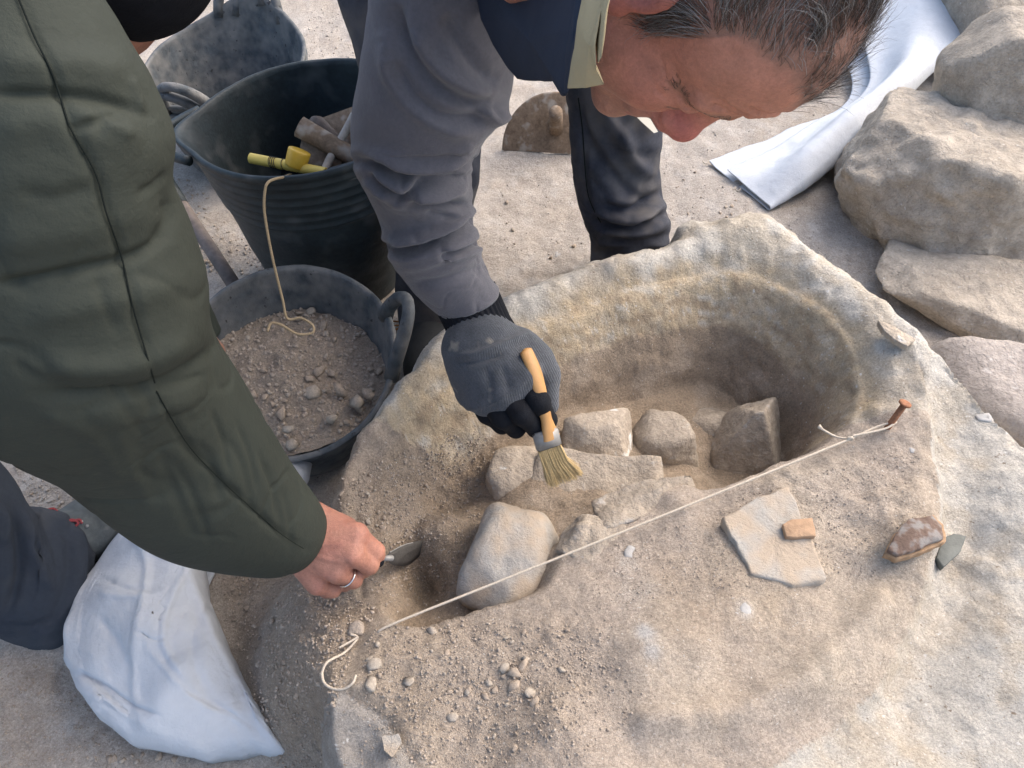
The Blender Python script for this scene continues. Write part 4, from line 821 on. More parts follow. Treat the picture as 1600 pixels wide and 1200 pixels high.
# hairline: receding at the temples, sideburns by the ear
hl = np.where(y_ > .055, .088-.014*np.exp(-(x_/.022)**2)+.10*np.clip(x_-.034, 0, 1), np.where(y_ > .026, .066+.75*(y_-.026), np.where(y_ > -.03, -.013, -.035-.3*np.clip(-y_-.03, 0, .1))))
hairm = sstep(-.006, .010, z_-hl+.007*nh); side = (y_ > .000)*(y_ < .026)*(x_ > .055)*(z_ > -.012); hairm = np.maximum(hairm, side*.8*sstep(-.014, -.002, z_)); hairm = hairm*((x_ < .0765) | (z_ > .04) | (y_ < -.034) | (y_ > .010))
SK = np.tile([.42, .19, .125], (len(HV), 1)); SK = lay(SK, (.37, .135, .095), np.clip(.35*nh2+.25, 0, 1)); red = np.exp(-((x_/.026)**2+((y_-.112)/.03)**2+((z_+.030)/.026)**2)); SK = lay(SK, (.40, .115, .095), np.clip(red*1.1, 0, .85))
red = np.exp(-(((x_-.048)/.024)**2+((y_-.06)/.03)**2+((z_+.03)/.025)**2)); SK = lay(SK, (.38, .13, .095), red*.6); SK = lay(SK, (.42, .15, .12), sstep(.068, .078, x_)*(np.abs(y_+.012) < .03)*(z_ > -.04)*.8)
stub = sstep(-.03, -.06, z_)*sstep(-.01, .02, y_); SK = lay(SK, (.25, .15, .115), stub*(.40+.25*nh)); SK = lay(SK, (.19, .11, .08), hairm*.75)
brow = np.exp(-((z_-.021-.05*np.clip(x_-.02, 0, .1)+1.2*np.clip(x_-.04, 0, 1))/.0055)**2)*(x_ > .012)*(x_ < .058)*(y_ > .045); SK = lay(SK, (.14, .085, .06), brow*.62)
lash = np.exp(-((z_+.0052+.5*(x_-.033)**2/.02)/.0016)**2)*(np.abs(x_-.033) < .016)*(y_ > .07); SK = lay(SK, (.07, .04, .035), lash*.85); lip = np.exp(-((z_+.0685)/.008)**2)*(x_ < .022)*(y_ > .088); SK = lay(SK, (.36, .13, .11), lip*.6)
def to_head(v): return np.asarray(v)@HM.T+HC
headW = to_head(HV)
# the rest of the body under the clothes, posed: legs apart, bent at the hips, right arm down into the pit
foR, foL = G(668, 512, .03), G(985, 432, .03); hip = np.array([.04, 1.42, .90]); nk = to_head((0, -.062, -.175)); shR = P(640, -170, .86); elR = P(648, 300, .985); wrR = P(742, 490, 1.085)
shL = shR+np.array([.42, .02, .0]); elL = np.array([.36, 1.10, .86]); haL = np.array([.26, 1.30, .74])
def body_sdf(p):
    d = sd_cone(p, hip, (hip+nk)/2+[0, 0, .0], .15, .145); d = smin(d, sd_cone(p, (hip+nk)/2, nk+np.array([-.03, .18, .03]), .145, .11), .06)
    d = smin(d, sd_cone(p, nk+np.array([-.03, .16, 0.03]), nk, .075, .055), .05); d = smin(d, sd_cone(p, shR, shL, .05, .05), .06)
    for a, b, c, r in ((shR, elR, wrR, (.050, .036, .025)), (shL, elL, haL, (.056, .044, .031))): d = smin(d, smin(sd_cone(p, a, b, r[0], r[1]), sd_cone(p, b, c, r[1], r[2]), .02), .04)
    for f_, kx in ((foR, -.03), (foL, .03)):
        h_ = P(965, -200, 1.31) if kx > 0 else P(640, -200, 1.31); kn = P(964, 225, 1.51) if kx > 0 else P(676, 270, 1.44); d = smin(d, smin(sd_cone(p, h_, kn, .080, .050), sd_cone(p, kn, f_+[0, .03, .06], .05, .040), .03), .05)
        d = smin(d, sd_cone(p, f_+np.array([0, .05, .02]), f_+np.array([0, -.12, .005]), .042, .035), .03)
    return d
BV, BF = nets(body_sdf, (-.42, .60, -.02), (.62, 1.75, 1.18), .0125)
if (vnormals(BV, BF)*(BV-BV.mean(0))).sum() < 0: BF = BF[:, ::-1]
wr_hand = P(790, 600, 1.09)
def hand_simple(w_, k_): 
    return [sd_cone]
cols = np.vstack([SK, np.tile([.42, .19, .125], (len(BV), 1))])
part('body', np.vstack([headW, BV]), np.vstack([HF, BF+len(HV)]), M_skin, man, True, cols)
# trousers
tR = [(470, -260, 800, -260, 1.28), (500, -130, 790, -120, 1.30), (528, 0, 770, 0, 1.33), (556, 85, 756, 90, 1.36), (585, 180, 752, 190, 1.38), (603, 270, 750, 265, 1.42), (612, 350, 738, 350, 1.47), (618, 420, 722, 425, 1.54), (622, 480, 714, 490, 1.60), (624, 515, 712, 520, 1.63)]
tst = [([(700, 220), (735, 260), (740, 300)], 9, .006, 'r')]
legR = garment('trouser_leg', tR, 120, 72, M_trous, man, tst, k=.85, hem=.03, noise=(.008, 11), seed=3)
tL = [(820, -260, 1110, -250, 1.28), (845, -130, 1085, -120, 1.33), (866, -20, 1052, -10, 1.38), (878, 80, 1040, 80, 1.42), (884, 140, 1036, 145, 1.45), (889, 200, 1034, 205, 1.48), (893, 260, 1031, 262, 1.52), (902, 310, 1035, 315, 1.55), (914, 345, 1044, 345, 1.57), (922, 375, 1042, 378, 1.60), (922, 405, 1040, 400, 1.62), (920, 440, 1042, 440, 1.65), (918, 468, 1044, 468, 1.68)]
lst = [([(905, 150), (912, 220), (915, 290), (930, 340)], 5, -0.0060, 'r'), ([(930, 160), (965, 200), (990, 250), (1020, 275)], 10, -0.0120, 'c'), ([(905, 190), (930, 240), (985, 300), (1030, 312)], 9, -0.0135, 'r'), ([(1035, 300), (1000, 322), (975, 330), (940, 320)], 7, 0.0150, 'c'), ([(1042, 335), (1000, 350), (960, 352), (930, 345)], 6, 0.0180, 'c'), ([(1040, 368), (1000, 378), (950, 372)], 6, 0.0150, 'c'),
       ([(940, 200), (990, 225), (1025, 230)], 12, 0.0075, 'r'), ([(1000, 150), (985, 190), (975, 230)], 9, 0.0090, 'r'), ([(960, 335), (1000, 340), (1035, 345)], 8, 0.0150, 'r'), ([(930, 395), (980, 388), (1040, 392)], 6, 0.0090, 'c')]
legL = garment('trouser_leg', tL, 170, 90, M_trous, man, lst, k=.85, hem=.03, noise=(.006, 13), seed=5, extra=crinkle(.003, 14, 7, .09))
Vl = wverts(legL); seam('trouser_seam', Vl, [(903, 150), (910, 200), (914, 260), (920, 310), (940, 350)], man, M_seam, .0011, 40)
lv = on_surf(Vl, [(984, 172), (1016, 186), (1028, 206), (1022, 208), (1002, 190)], .014); part('pocket_lining', np.vstack([lv, lv-bv*.002]), [np.array([0, 1, 2, 3, 4]), np.array([9, 8, 7, 6, 5])], mat('pocket_cloth', (.55, .52, .44), .9), man, False)
V, F = ring_tube(chain3([hip+[.02, .14, .02], hip, hip+[0, -.10, -.01], hip+[0, -.2, 0]], 20), np.tile([1., 0, 0], (20, 1)), np.linspace(.20, .19, 20), np.linspace(.13, .15, 20), 40); part('trouser_seat', V, orient(V, F), M_trous, man)
for f_ in (foR, foL):
    V, F = nets(lambda p: smin(smin(sd_cone(p, f_+np.array([0, .07, .02]), f_+np.array([.01, -.13, .008]), .046, .040), sd_ell(p, f_+np.array([.01, -.11, .012]), (.048, .07, .036)), .02), sd_cone(p, f_+np.array([0, .05, .02]), f_+np.array([0, .05, .13]), .05, .052), .03), f_+np.array([-.09, -.24, -.045]), f_+np.array([.09, .16, .2]), .007)
    part('boot', V, orient(V, F), M_bootd, man)
# vest and collar
ax0 = np.array([.05, .80, .90]); bc_ = [np.array([.045, 1.46, .93]), np.array([.045, 1.30, .95]), np.array([.045, 1.12, .96]), np.array([.045, .98, .945]), P(868, -20, .845)]
vst = [(P(800, -330, 1.25), .24, .15), (P(795, -260, 1.15), .23, .15)]
def vest():
    K = np.array([[.045, 1.50, .92], [.045, 1.36, .96], [.045, 1.18, .975], [.048, 1.02, .965], [.055, .90, .945]]); last = P(905, -30, .80); K = np.vstack([K, (K[-1]*.4+last*.6)[None], last[None]])
    n = 110; C_ = catmull(K, n); ra = catmull(np.array([[.21, .14], [.225, .16], [.235, .165], [.232, .165], [.205, .150], [.15, .118], [.092, .085]]), n); A = np.tile([1., 0, 0], (n, 1)); T = nrm(np.gradient(C_, axis=0)); A = nrm(A-T*(A*T).sum(1, keepdims=True))
    V, F = ring_tube(C_, A, ra[:, 0], ra[:, 1], 110, .02); F = orient(V, F); N = vnormals(V, F); L = np.linspace(0, 1, n+3).repeat(110)
    q = np.abs(np.sin(L*np.pi*8.5)); V = V+N*(.008*q**.5-.006+.004*fbm(V, 14, 3, 2))[:, None]; V = sculpt(V, vnormals(V, F), [([(752, 32), (790, 28), (850, 12), (890, 0)], 5, -.004, 'r'), ([(780, 0), (786, 60), (800, 115)], 5, -.004, 'r'), ([(885, 20), (870, 90), (850, 122)], 8, .006, 'r')])
    return part('vest', V, F, M_vest, man)
vs_ = vest()
def flap(name, px, m, th=.006, bulge=.012, root=man, seed=0, dd=0):
    """cloth panel with thickness; outline points carry their own depth"""
    O = np.array([P(*q) for q in px]); n = len(O)*5; K = np.vstack([O, O[:1]]); t = np.linspace(0, len(O), n, endpoint=False); i = t.astype(int); E = K[i]+(K[i+1]-K[i])*(t-i)[:, None]; c = E.mean(0); nn = nrm(CAM-c); V = []
    S_ = [1, .97, .85, .6, .3, .001]
    for s in S_[::-1]: V.append(c+(E-c)*s-nn*th+nn*bulge*(1-s*s))
    for s in S_: V.append(c+(E-c)*s+nn*bulge*(1-s*s))
    V = np.vstack(V); F = grid_faces(len(V)//n, n, True); F = F if ((vnormals(V, F)[-n*4:]*nn).sum() > 0) else F[:, ::-1]; N = vnormals(V, F); return part(name, V+N*(.002*fbm(V, 25, 3, seed))[:, None], F, m, root)
flap('vest_front', [(735, -40, 0.780), (752, 30, 0.762), (770, 70, 0.743), (790, 102, 0.722), (808, 123, 0.703), (840, 127, 0.659), (866, 124, 0.621), (878, 148, 0.603), (884, 148, 0.592), (890, 100, 0.581), (900, 40, 0.565), (915, -50, 0.565), (820, -60, 0.670)], M_vest, .02, .016, seed=2)
flap('vest_placket', [(884, 150, 0.587), (878, 146, 0.593), (884, 90, 0.582), (896, 20, 0.564), (905, -40, 0.560), (918, -40, 0.557), (910, 30, 0.557), (898, 100, 0.562), (890, 140, 0.576)], M_vest, .006, .004, seed=4)
flap('collar', [(886, 139, 0.565), (892, 100, 0.551), (902, 50, 0.535), (914, -30, 0.527), (955, -40, 0.505), (938, 20, 0.505), (930, 70, 0.510), (932, 110, 0.520), (944, 132, 0.530), (915, 138, 0.542)], M_cream, .006, .010, seed=6)
flap('collar', [(930, 60, 0.520), (936, 10, 0.510), (948, -40, 0.505), (962, -40, 0.497), (952, 0, 0.497), (945, 50, 0.502), (940, 90, 0.510), (934, 100, 0.515)], M_cream, .008, .007, seed=7)
# fleece sleeve
sR = [(586, -260, 800, -230, .74), (584, -150, 800, -120, .775), (581, -60, 806, -40, .81), (576, 20, 808, 40, .845), (566, 90, 806, 108, .875), (556, 150, 798, 150, .90), (551, 195, 780, 188, .925), (555, 238, 752, 226, .945), (566, 278, 738, 256, .965), (585, 322, 735, 292, .99), (600, 362, 738, 330, 1.01), (610, 398, 742, 362, 1.03), (628, 432, 752, 398, 1.05), (656, 466, 764, 428, 1.07), (684, 491, 778, 449, 1.085)]
sst = [([(618, 0), (625, 50), (655, 100), (690, 135), (740, 160), (775, 158)], 12, -0.0165, 'r'), ([(640, 40), (670, 100), (720, 140), (770, 150)], 14, 0.0120, 'r'), ([(690, 20), (720, 70), (752, 110), (785, 128)], 12, -0.0105, 'r'), ([(610, 90), (640, 150), (690, 185), (740, 188), (770, 176)], 12, -0.0120, 'r'), ([(600, 60), (612, 120), (650, 170), (700, 200), (750, 205)], 12, 0.0105, 'r'),
       ([(560, 250), (600, 262), (640, 275), (690, 272), (735, 250)], 7, 0.0180, 'c'), ([(575, 268), (605, 290), (628, 300), (640, 296)], 6, 0.0150, 'c'), ([(640, 300), (652, 288), (690, 284), (728, 272)], 6, 0.0150, 'c'), ([(600, 240), (640, 255), (700, 250), (745, 225)], 10, 0.0090, 'r'), ([(600, 305), (640, 312), (690, 318), (735, 322)], 7, 0.0090, 'c'), ([(585, 285), (620, 310), (650, 306), (700, 296), (735, 300)], 10, 0.0090, 'r'),
       ([(606, 385), (640, 388), (690, 372), (742, 342)], 7, 0.0195, 'c'), ([(604, 372), (640, 375), (690, 360), (738, 328)], 9, 0.0105, 'r'), ([(690, 395), (720, 390), (752, 378)], 5, 0.0135, 'c'), ([(620, 420), (670, 410), (750, 380)], 9, 0.0075, 'r'), ([(640, 445), (690, 440), (765, 415)], 8, -0.0075, 'r'), ([(660, 330), (690, 335), (735, 345)], 6, -0.0060, 'r'), ([(755, 170), (775, 185), (790, 170)], 9, 0.0120, 'r')]
slv = garment('fleece_sleeve', sR, 260, 150, M_fleece, man, sst, k=.92, hem=.03, noise=(.004, 11), seed=8, extra=crinkle(.0022, 13, 5, .09))
# left sleeve, folded out of sight above the head
C_ = chain3([shL+[-.03, -.02, .01], shL, (shL+elL)/2, elL, (elL+haL)/2, haL], 50); V, F = ring_tube(C_, nrm(np.cross(np.gradient(C_, axis=0), [0, .3, 1.])), np.linspace(.085, .05, 50), np.linspace(.085, .05, 50), 40, .02); F = orient(V, F); part('fleece_sleeve', fold_noise(V, vnormals(V, F), .006, 14), F, M_fleece, man)
# gloved right hand: palm, four fingers bent over the brush, thumb along the far side of its handle
def glove_parts():
    Z = 1.085
    q = lambda px, py, dz=0: P(px, py, Z+dz)
    wr = q(745, 515, .005)
    kn = [q(736, 612, .012), q(758, 622, -.012), q(788, 612, -.028), q(818, 590, -.030)]
    md = [q(762, 646, .002), q(786, 652, -.020), q(816, 646, -.034), q(842, 628, -.034)]
    tp = [q(784, 664, .022), q(806, 669, .010), q(838, 668, -.004), q(855, 656, .004)]
    def palm(p):
        d = sd_cone(p, wr, q(752, 560, -.006), .038, .045)
        for i_, (k, r) in enumerate(zip(kn, (.026, .028, .029, .028))): d = smin(d, sd_cone(p, q(745+12*(i_-1.5), 545, -.006), k, .032, r*.92), .018)
        d = smin(d, sd_cone(p, q(765, 530, .0), q(835, 560, .012), .034, .026), .025)
        return d
    def thumb(p): return smin(sd_cone(p, q(815, 545, .010), q(852, 585, .018), .027, .0195), sd_cone(p, q(852, 585, .018), q(857, 632, .016), .0195, .0150), .012)
    def grey(p):
        d = smin(palm(p), thumb(p), .014)
        return d
    def fing(k):
        r = (.0140, .0150, .0155, .0150)[k]
        return lambda p: smin(smin(sd_cone(p, kn[k]+(md[k]-kn[k])*-.35, md[k], r*1.08, r), sd_cone(p, md[k], tp[k], r, r*.86), .008), sd_cone(p, tp[k], tp[k]+(q(0, 0, .03)-q(0, 0, 0))*.5, r*.86, r*.8), .008)
    lo, hi = q(800, 590)-.14, q(800, 590)+.14
    V, F = nets(grey, lo, hi, .0028); F = orient(V, F); N = vnormals(V, F)
    V = sculpt(V, N, [([(712, 556), (745, 552), (800, 532), (825, 520)], 5, .006, 'r'), ([(712, 570), (745, 566), (790, 552)], 4, -.005, 'r'), ([(720, 640), (760, 632), (800, 612), (826, 592)], 4, .003, 'r'), ([(760, 575), (765, 600), (764, 625)], 6, -.0025, 'r'), ([(785, 570), (792, 595), (795, 612)], 6, -.0025, 'r')])
    V = V+N*(.0009*fbm(V, 60, 3, 4))[:, None]; gl = part('glove', V, F, M_gloveg, man)
    for k in range(4):
        V, F = nets(fing(k), np.minimum(kn[k], tp[k])-.04, np.maximum(kn[k], tp[k])+.045, .0022); F = orient(V, F); N = vnormals(V, F); o = part('glove_finger', V+N*(.0006*fbm(V, 90, 3, k))[:, None], F, M_gloveb, man); o.parent = gl; o.location = (0, 0, 0)
        o.data.transform(Matrix.Translation(Vector(np.array(wloc(man))-np.array(wloc(gl)))))
    cf = [(676, 478, 772, 440, 1.083), (688, 498, 780, 458, 1.087), (698, 518, 787, 474, 1.088), (708, 538, 796, 494, 1.089), (714, 552, 806, 512, 1.090), (722, 562, 806, 526, 1.090)]
    V, F = edge_tube(cf, 60, 150, .8, .01); F = orient(V, F); N = vnormals(V, F); a = np.tile(np.arange(150), len(V)//150)/150*2*np.pi; part('glove_cuff', V+N*(.0011*np.sin(a*34))[:, None], F, M_gloveb, man)
glove_parts()
# brush
br = empty('paint_brush', 'flat wooden paint brush held in the glove and sweeping the stones', 'paint brush', P(850, 665, 1.07))
hd = catmull([P(820, 545, 1.045), P(832, 572, 1.040), P(842, 605, 1.044), P(850, 640, 1.055), P(857, 668, 1.065), P(862, 684, 1.072)], 60); sx = nrm(np.cross(nrm(hd[-1]-hd[0]), nrm(nrm(CAM-hd[0])+RT*.9)))
V, F = ring_tube(hd, np.tile(sx, (60, 1)), np.interp(np.linspace(0, 1, 60), [0, .04, .3, .7, .85, 1], [.003, .0105, .0115, .0085, .0125, .0155]), np.interp(np.linspace(0, 1, 60), [0, .04, .5, 1], [.002, .006, .007, .007]), 24); part('handle', V, orient(V, F), M_wood, br)
f0_, f1_ = P(857, 668, 1.066), P(865, 700, 1.078); T = nrm(f1_-f0_); fx_ = nrm(RT*.9+UP*.55-T*((RT*.9+UP*.55)@T)); fy_ = np.cross(T, fx_); board('ferrule', None, None, (f0_+f1_)/2+fx_*-.006, fx_, T, (.036, .028, .014), M_steel, br, .2)
Vs, Fs, kk = [], [], 0; b0_ = (f0_+f1_)/2+fx_*-.006+T*.013; tipc = P(882, 745, 1.10); bd = nrm(tipc-b0_)
for _ in range(900):
    u_, v_ = rng.uniform(-1, 1), rng.uniform(-1, 1); s_ = b0_+fx_*u_*.0165+fy_*v_*.0055; L_ = .058*rng.uniform(.88, 1.05); dd = nrm(bd+fx_*u_*.16+fy_*v_*.12+rng.normal(size=3)*.03); e2 = s_+dd*L_; m2 = s_+nrm(T+bd*.6)*L_*.5
    V, F = tube([s_, m2*.6+(s_+dd*L_*.5)*.4, e2], [.0006, .0006, .00035], 3, False); Vs.append(V); Fs.append(F[0]+kk); kk += len(V)
part('bristles', np.vstack(Vs), np.vstack(Fs), M_bristle, br)
# hair
def hair(name, Vh, Nh, Fh, dens, to_w, Mx, root, n, lmin, lmax, flow, grav, width, colf, m, seed=0, region=None):
    r0 = np.random.default_rng(seed); tri = Fh[:, :3]; a = np.cross(Vh[tri[:, 1]]-Vh[tri[:, 0]], Vh[tri[:, 2]]-Vh[tri[:, 0]]); wt = np.linalg.norm(a, axis=1)*dens[tri].mean(1); wt /= wt.sum()
    t = r0.choice(len(tri), n, p=wt); b = r0.dirichlet((1, 1, 1), n); p = (Vh[tri[t]]*b[..., None]).sum(1); nn = nrm((Nh[tri[t]]*b[..., None]).sum(1)); L = r0.uniform(lmin, lmax, n); L = L*(.55+.45*(dens[tri[t]].mean(1)))
    cl = fbm(p, 55, 2, seed+1)[:, None]; cl2 = fbm(p+7, 55, 2, seed+2)[:, None]; fl = flow(p); fl = fl-nn*(fl*nn).sum(1, keepdims=True); fl = nrm(fl); sidev = np.cross(nn, fl); d = nrm(fl+sidev*(cl*.9+r0.normal(size=(n, 1))*.20)+nn*(.26+.40*cl2+r0.normal(size=(n, 1))*.14))
    ns = 6; pts = [p-nn*.001]; cur = p.copy()
    gl = grav[None]
    for k in range(1, ns):
        d = nrm(d+gl*.10*k+fl*.10-nn*.07*k+r0.normal(size=(n, 3))*.06); cur = cur+d*(L/(ns-1))[:, None]; pts.append(cur.copy())
    Pw = np.stack(pts, 1); wd = width*r0.uniform(.7, 1.2, n); V = []
    T = nrm(np.gradient(Pw, axis=1)); u1 = nrm(np.cross(T, nn[:, None]+.01)); u2 = np.cross(T, u1); tap = np.array([1, 1, .95, .85, .65, .25])
    for k in range(3):
        c_, s_ = math.cos(2.094*k), math.sin(2.094*k); V.append(Pw+(u1*c_+u2*s_)*(wd[:, None]*tap[None])[..., None])
    V = np.stack(V, 2)                                        # n, ns, 3, xyz
    base = (np.arange(n)*ns*3)[:, None, None]; i = np.arange(ns-1)[None, :, None]; j = np.arange(3)[None, None]; F = np.stack(np.broadcast_arrays(base+i*3+j, base+i*3+(j+1) % 3, base+(i+1)*3+(j+1) % 3, base+(i+1)*3+j), -1).reshape(-1, 4)
    c = colf(p, r0)[:, None].repeat(ns*3, 1).reshape(-1, 3); return part(name, to_w(V.reshape(-1, 3)), F, m, root, True, c)
gravh = HM.T@np.array([0, 0, -1.0])
def flow(p): f = np.tile([0, -.75, .35], (len(p), 1)).astype(float); f[:, 0] += np.sign(p[:, 0])*.05; lo_ = p[:, 2] < .05; f[lo_] = [0, -.85, -.25]; s_ = (p[:, 1] > 0) & (p[:, 2] < .045); f[s_] = [0, -.5, -.6]; tp_ = (p[:, 2] > .105); f[tp_] = [0, -.9, .1]; return f
def hcol(p, r0):
    g_ = np.clip(.42+.5*sstep(.08, .0, p[:, 2])+.35*fbm(p, 22, 2, 3), 0, 1); gr = r0.random(len(p)) < g_*.75; a = np.tile([.060, .040, .028], (len(p), 1))*r0.uniform(.6, 1.5, (len(p), 1)); a[gr] = np.array([.27, .255, .235])*r0.uniform(.6, 1.25, (gr.sum(), 1)); return a
def bcol(p, r0): return np.tile([.075, .05, .038], (len(p), 1))*r0.uniform(.6, 1.6, (len(p), 1))
thin = hairm*np.where((y_ > .045) & (z_ > .07), .35, 1.0)
hair('hair', HV, HN, HF, thin, to_head, HM, man, 24000, .022, .056, flow, gravh*1.1, .00014, hcol, M_hair, 4)
for sg_ in (-1, 1): hair('eyebrow', HV, HN, HF, brow*(x_ > .012)*(HV[:, 0]*sg_ > 0), to_head, HM, man, 150, .005, .009, lambda p: np.stack([np.sign(p[:, 0])*.9, 0*p[:, 0], .25+0*p[:, 0]], -1), gravh*.0, .00016, bcol, M_hair, 6)

# ------------------------------------------------ person at the left, digging with a trowel
dig = empty('person', 'person in olive green jacket crouching at left and digging with a trowel', 'person', (-.80, .50, 0))
HC2 = P(112, -105, .66); b2 = nrm(CAM-HC2)
W2 = P(452, 838, 1.0); E2 = P(120, 590, .70); S2 = P(20, -60, .62)
def hz2(px, py, dz=0): return P(px, py, .985+dz)
HKN = [hz2(556, 836, -.006), hz2(550, 866, -.014), hz2(528, 893, -.008), hz2(496, 912, .006)]
HMD = [hz2(586, 862, .012), hz2(577, 882, .008), hz2(552, 905, .012), hz2(520, 921, .022)]
HTP = [hz2(570, 880, .040), hz2(560, 893, .040), hz2(536, 911, .042), hz2(510, 922, .046)]
HEN = [hz2(545, 866, .045), hz2(538, 876, .045), hz2(520, 893, .046), hz2(500, 906, .048)]
def hand_sdf(p):
    w_ = hz2(448, 836, .004); d = sd_cone(p, P(400, 800, .965), w_, .030, .029)
    for k in range(4): d = smin(d, sd_cone(p, w_+(HKN[k]-w_)*.12, HKN[k], .024, (.0165, .0165, .016, .0150)[k]), .014)
    d = smin(d, sd_cone(p, hz2(480, 808, .008), hz2(540, 826, .018), .024, .016), .016)
    for k in range(4):
        r = (.0125, .0128, .0120, .0108)[k]; f = smin(sd_cone(p, HKN[k], HMD[k], r*1.12, r), smin(sd_cone(p, HMD[k], HTP[k], r, r*.92), sd_cone(p, HTP[k], HEN[k], r*.92, r*.85), .004), .004); d = smin(d, f, .0035)
    d = smin(d, smin(sd_cone(p, hz2(525, 824, .022), hz2(568, 846, .034), .0150, .0125), sd_cone(p, hz2(568, 846, .034), hz2(590, 868, .040), .0125, .0105), .006), .008)
    return d
V1, F1 = nets(hand_sdf, hz2(505, 860, .02)-.145, hz2(505, 860, .02)+.125, .0024); F1 = orient(V1, F1); N1 = vnormals(V1, F1)
V1 = sculpt(V1, N1, [([(470, 850), (510, 850), (545, 850)], 4, .0012, 'r'), ([(470, 862), (505, 872), (538, 880)], 4, .0012, 'r'), ([(560, 848), (563, 858), (562, 868)], 2.5, -.0010, 'r'), ([(480, 818), (500, 840), (505, 860)], 5, .0012, 'r'), ([(566, 846), (572, 852), (578, 850)], 1.6, -.0010, 'r'), ([(540, 878), (548, 888), (556, 892)], 3, -.0016, 'r')])
V1 = V1+N1*(.0007*fbm(V1, 70, 3, 2))[:, None]
c1 = np.tile([.37, .175, .12], (len(V1), 1)); n1 = fbm(V1, 50, 3, 4); c1 = lay(c1, (.31, .12, .085), np.clip(.4+.6*n1, 0, 1)*.7)
for k in HMD: c1 = lay(c1, (.44, .21, .135), np.exp(-((V1-k)**2).sum(1)/.00018)*.7)
M2 = np.stack([nrm(np.cross([.5, -.5, -.6], b2)), nrm([.5, -.55, -.35]), nrm(np.cross(nrm(np.cross([.5, -.5, -.6], b2)), nrm([.5, -.55, -.35])))], 1)
def body2(p):
    hp = np.array([-.92, .30, .42]); n2_ = HC2+np.array([-.10, .02, .02]); d = sd_cone(p, hp, n2_+np.array([-.16, -.02, -.10]), .15, .13); d = smin(d, sd_cone(p, n2_+np.array([-.13, 0, -.08]), HC2+np.array([-.04, 0, 0]), .075, .058), .06)
    d = smin(d, sd_ell(p, HC2, (.088, .088, .095)), .03); d = smin(d, sd_cone(p, HC2, HC2+np.array([.01, -.02, -.06]), .06, .035), .03)
    d = smin(d, sd_cone(p, S2, E2, .055, .044), .05); d = smin(d, sd_cone(p, E2, P(400, 800, .965), .044, .031), .02)
    kn = P(-330, 640, 1.03); md_ = P(-85, 795, 1.13); an = P(62, 905, 1.27); d = smin(d, sd_cone(p, hp+np.array([0, .1, -.02]), kn, .085, .06), .05); d = smin(d, sd_cone(p, kn, md_, .055, .045), .03); d = smin(d, sd_cone(p, md_, an, .045, .036), .03); d = smin(d, sd_cone(p, an, G(160, 820, .04), .03, .026), .02)
    s2 = n2_+np.array([-.05, .20, -.10]); h2 = P(318, 548, 1.33); e3 = (s2+h2)/2+np.array([-.10, .05, -.02]); d = smin(d, sd_cone(p, s2, e3, .05, .042), .05); d = smin(d, sd_cone(p, e3, h2, .042, .030), .02); d = smin(d, sd_cone(p, h2, P(342, 550, 1.345), .03, .010), .02)
    return d
V2, F2_ = nets(body2, (-1.25, .0, -.02), (-.16, 1.25, 1.25), .011); F2_ = F2_ if (vnormals(V2, F2_)*(V2-V2.mean(0))).sum() > 0 else F2_[:, ::-1]
part('body', np.vstack([V1, V2]), np.vstack([F1, F2_+len(V1)]), M_skin, dig, True, np.vstack([c1, np.tile([.42, .20, .135], (len(V2), 1))]))
rc = HKN[2]*.45+HMD[2]*.55; rt = nrm(HMD[2]-HKN[2]); ra_ = nrm(np.cross(rt, [0.2, 0.1, 1])); rb_ = np.cross(rt, ra_); V, F = tube([rc+.0142*(math.cos(a)*ra_+math.sin(a)*rb_) for a in np.linspace(0, 2*np.pi, 33)], .0012, 8, False); part('finger_ring', V, F[0], M_ring, dig)
# cap, jacket
V, F = nets(lambda p: smin(sd_ell(p, HC2+np.array([.03, -.01, .02]), (.090, .090, .092)), sd_ell(p, HC2+np.array([.045, .0, .0]), (.075, .08, .08)), .03), HC2-.15, HC2+.17, .006); part('knit_cap', V, orient(V, F), M_cap, dig)
jt = [(-900, 500, -200, 900, .62), (-620, 200, -60, 620, .62), (-480, 0, 60, 420, .63), (-380, -180, 140, 280, .65), (-260, -260, 190, 150, .67), (-120, -280, 205, 70, .70)]
jk = garment('jacket', jt, 80, 90, M_green, dig, [], k=.7, hem=.02, noise=(.008, 9), seed=2)
flap('hood', [(126, -10, .66), (150, 40, .66), (182, 65, .66), (205, 100, .665), (222, 132, .67), (229, 180, .675), (150, 160, .66), (90, 60, .65), (80, -30, .65), (150, -60, .66), (190, -40, .67), (212, 20, .68), (215, 60, .68), (190, 55, .67), (160, 20, .665)], M_green, .02, .012, dig, 3)
s2st = [(-330, -150, 92, -170, .48), (-300, -60, 122, -50, .49), (-260, 40, 178, 45, .505), (-235, 140, 226, 130, .52), (-225, 240, 262, 225, .54), (-215, 340, 262, 310, .565), (-190, 440, 296, 385, .595), (-150, 530, 322, 460, .625), (-90, 590, 330, 520, .66), (-20, 634, 350, 570, .70), (60, 685, 384, 618, .75), (140, 760, 420, 672, .80), (225, 830, 452, 720, .86), (310, 868, 476, 752, .91), (385, 888, 494, 776, .95), (432, 890, 500, 788, .975)]
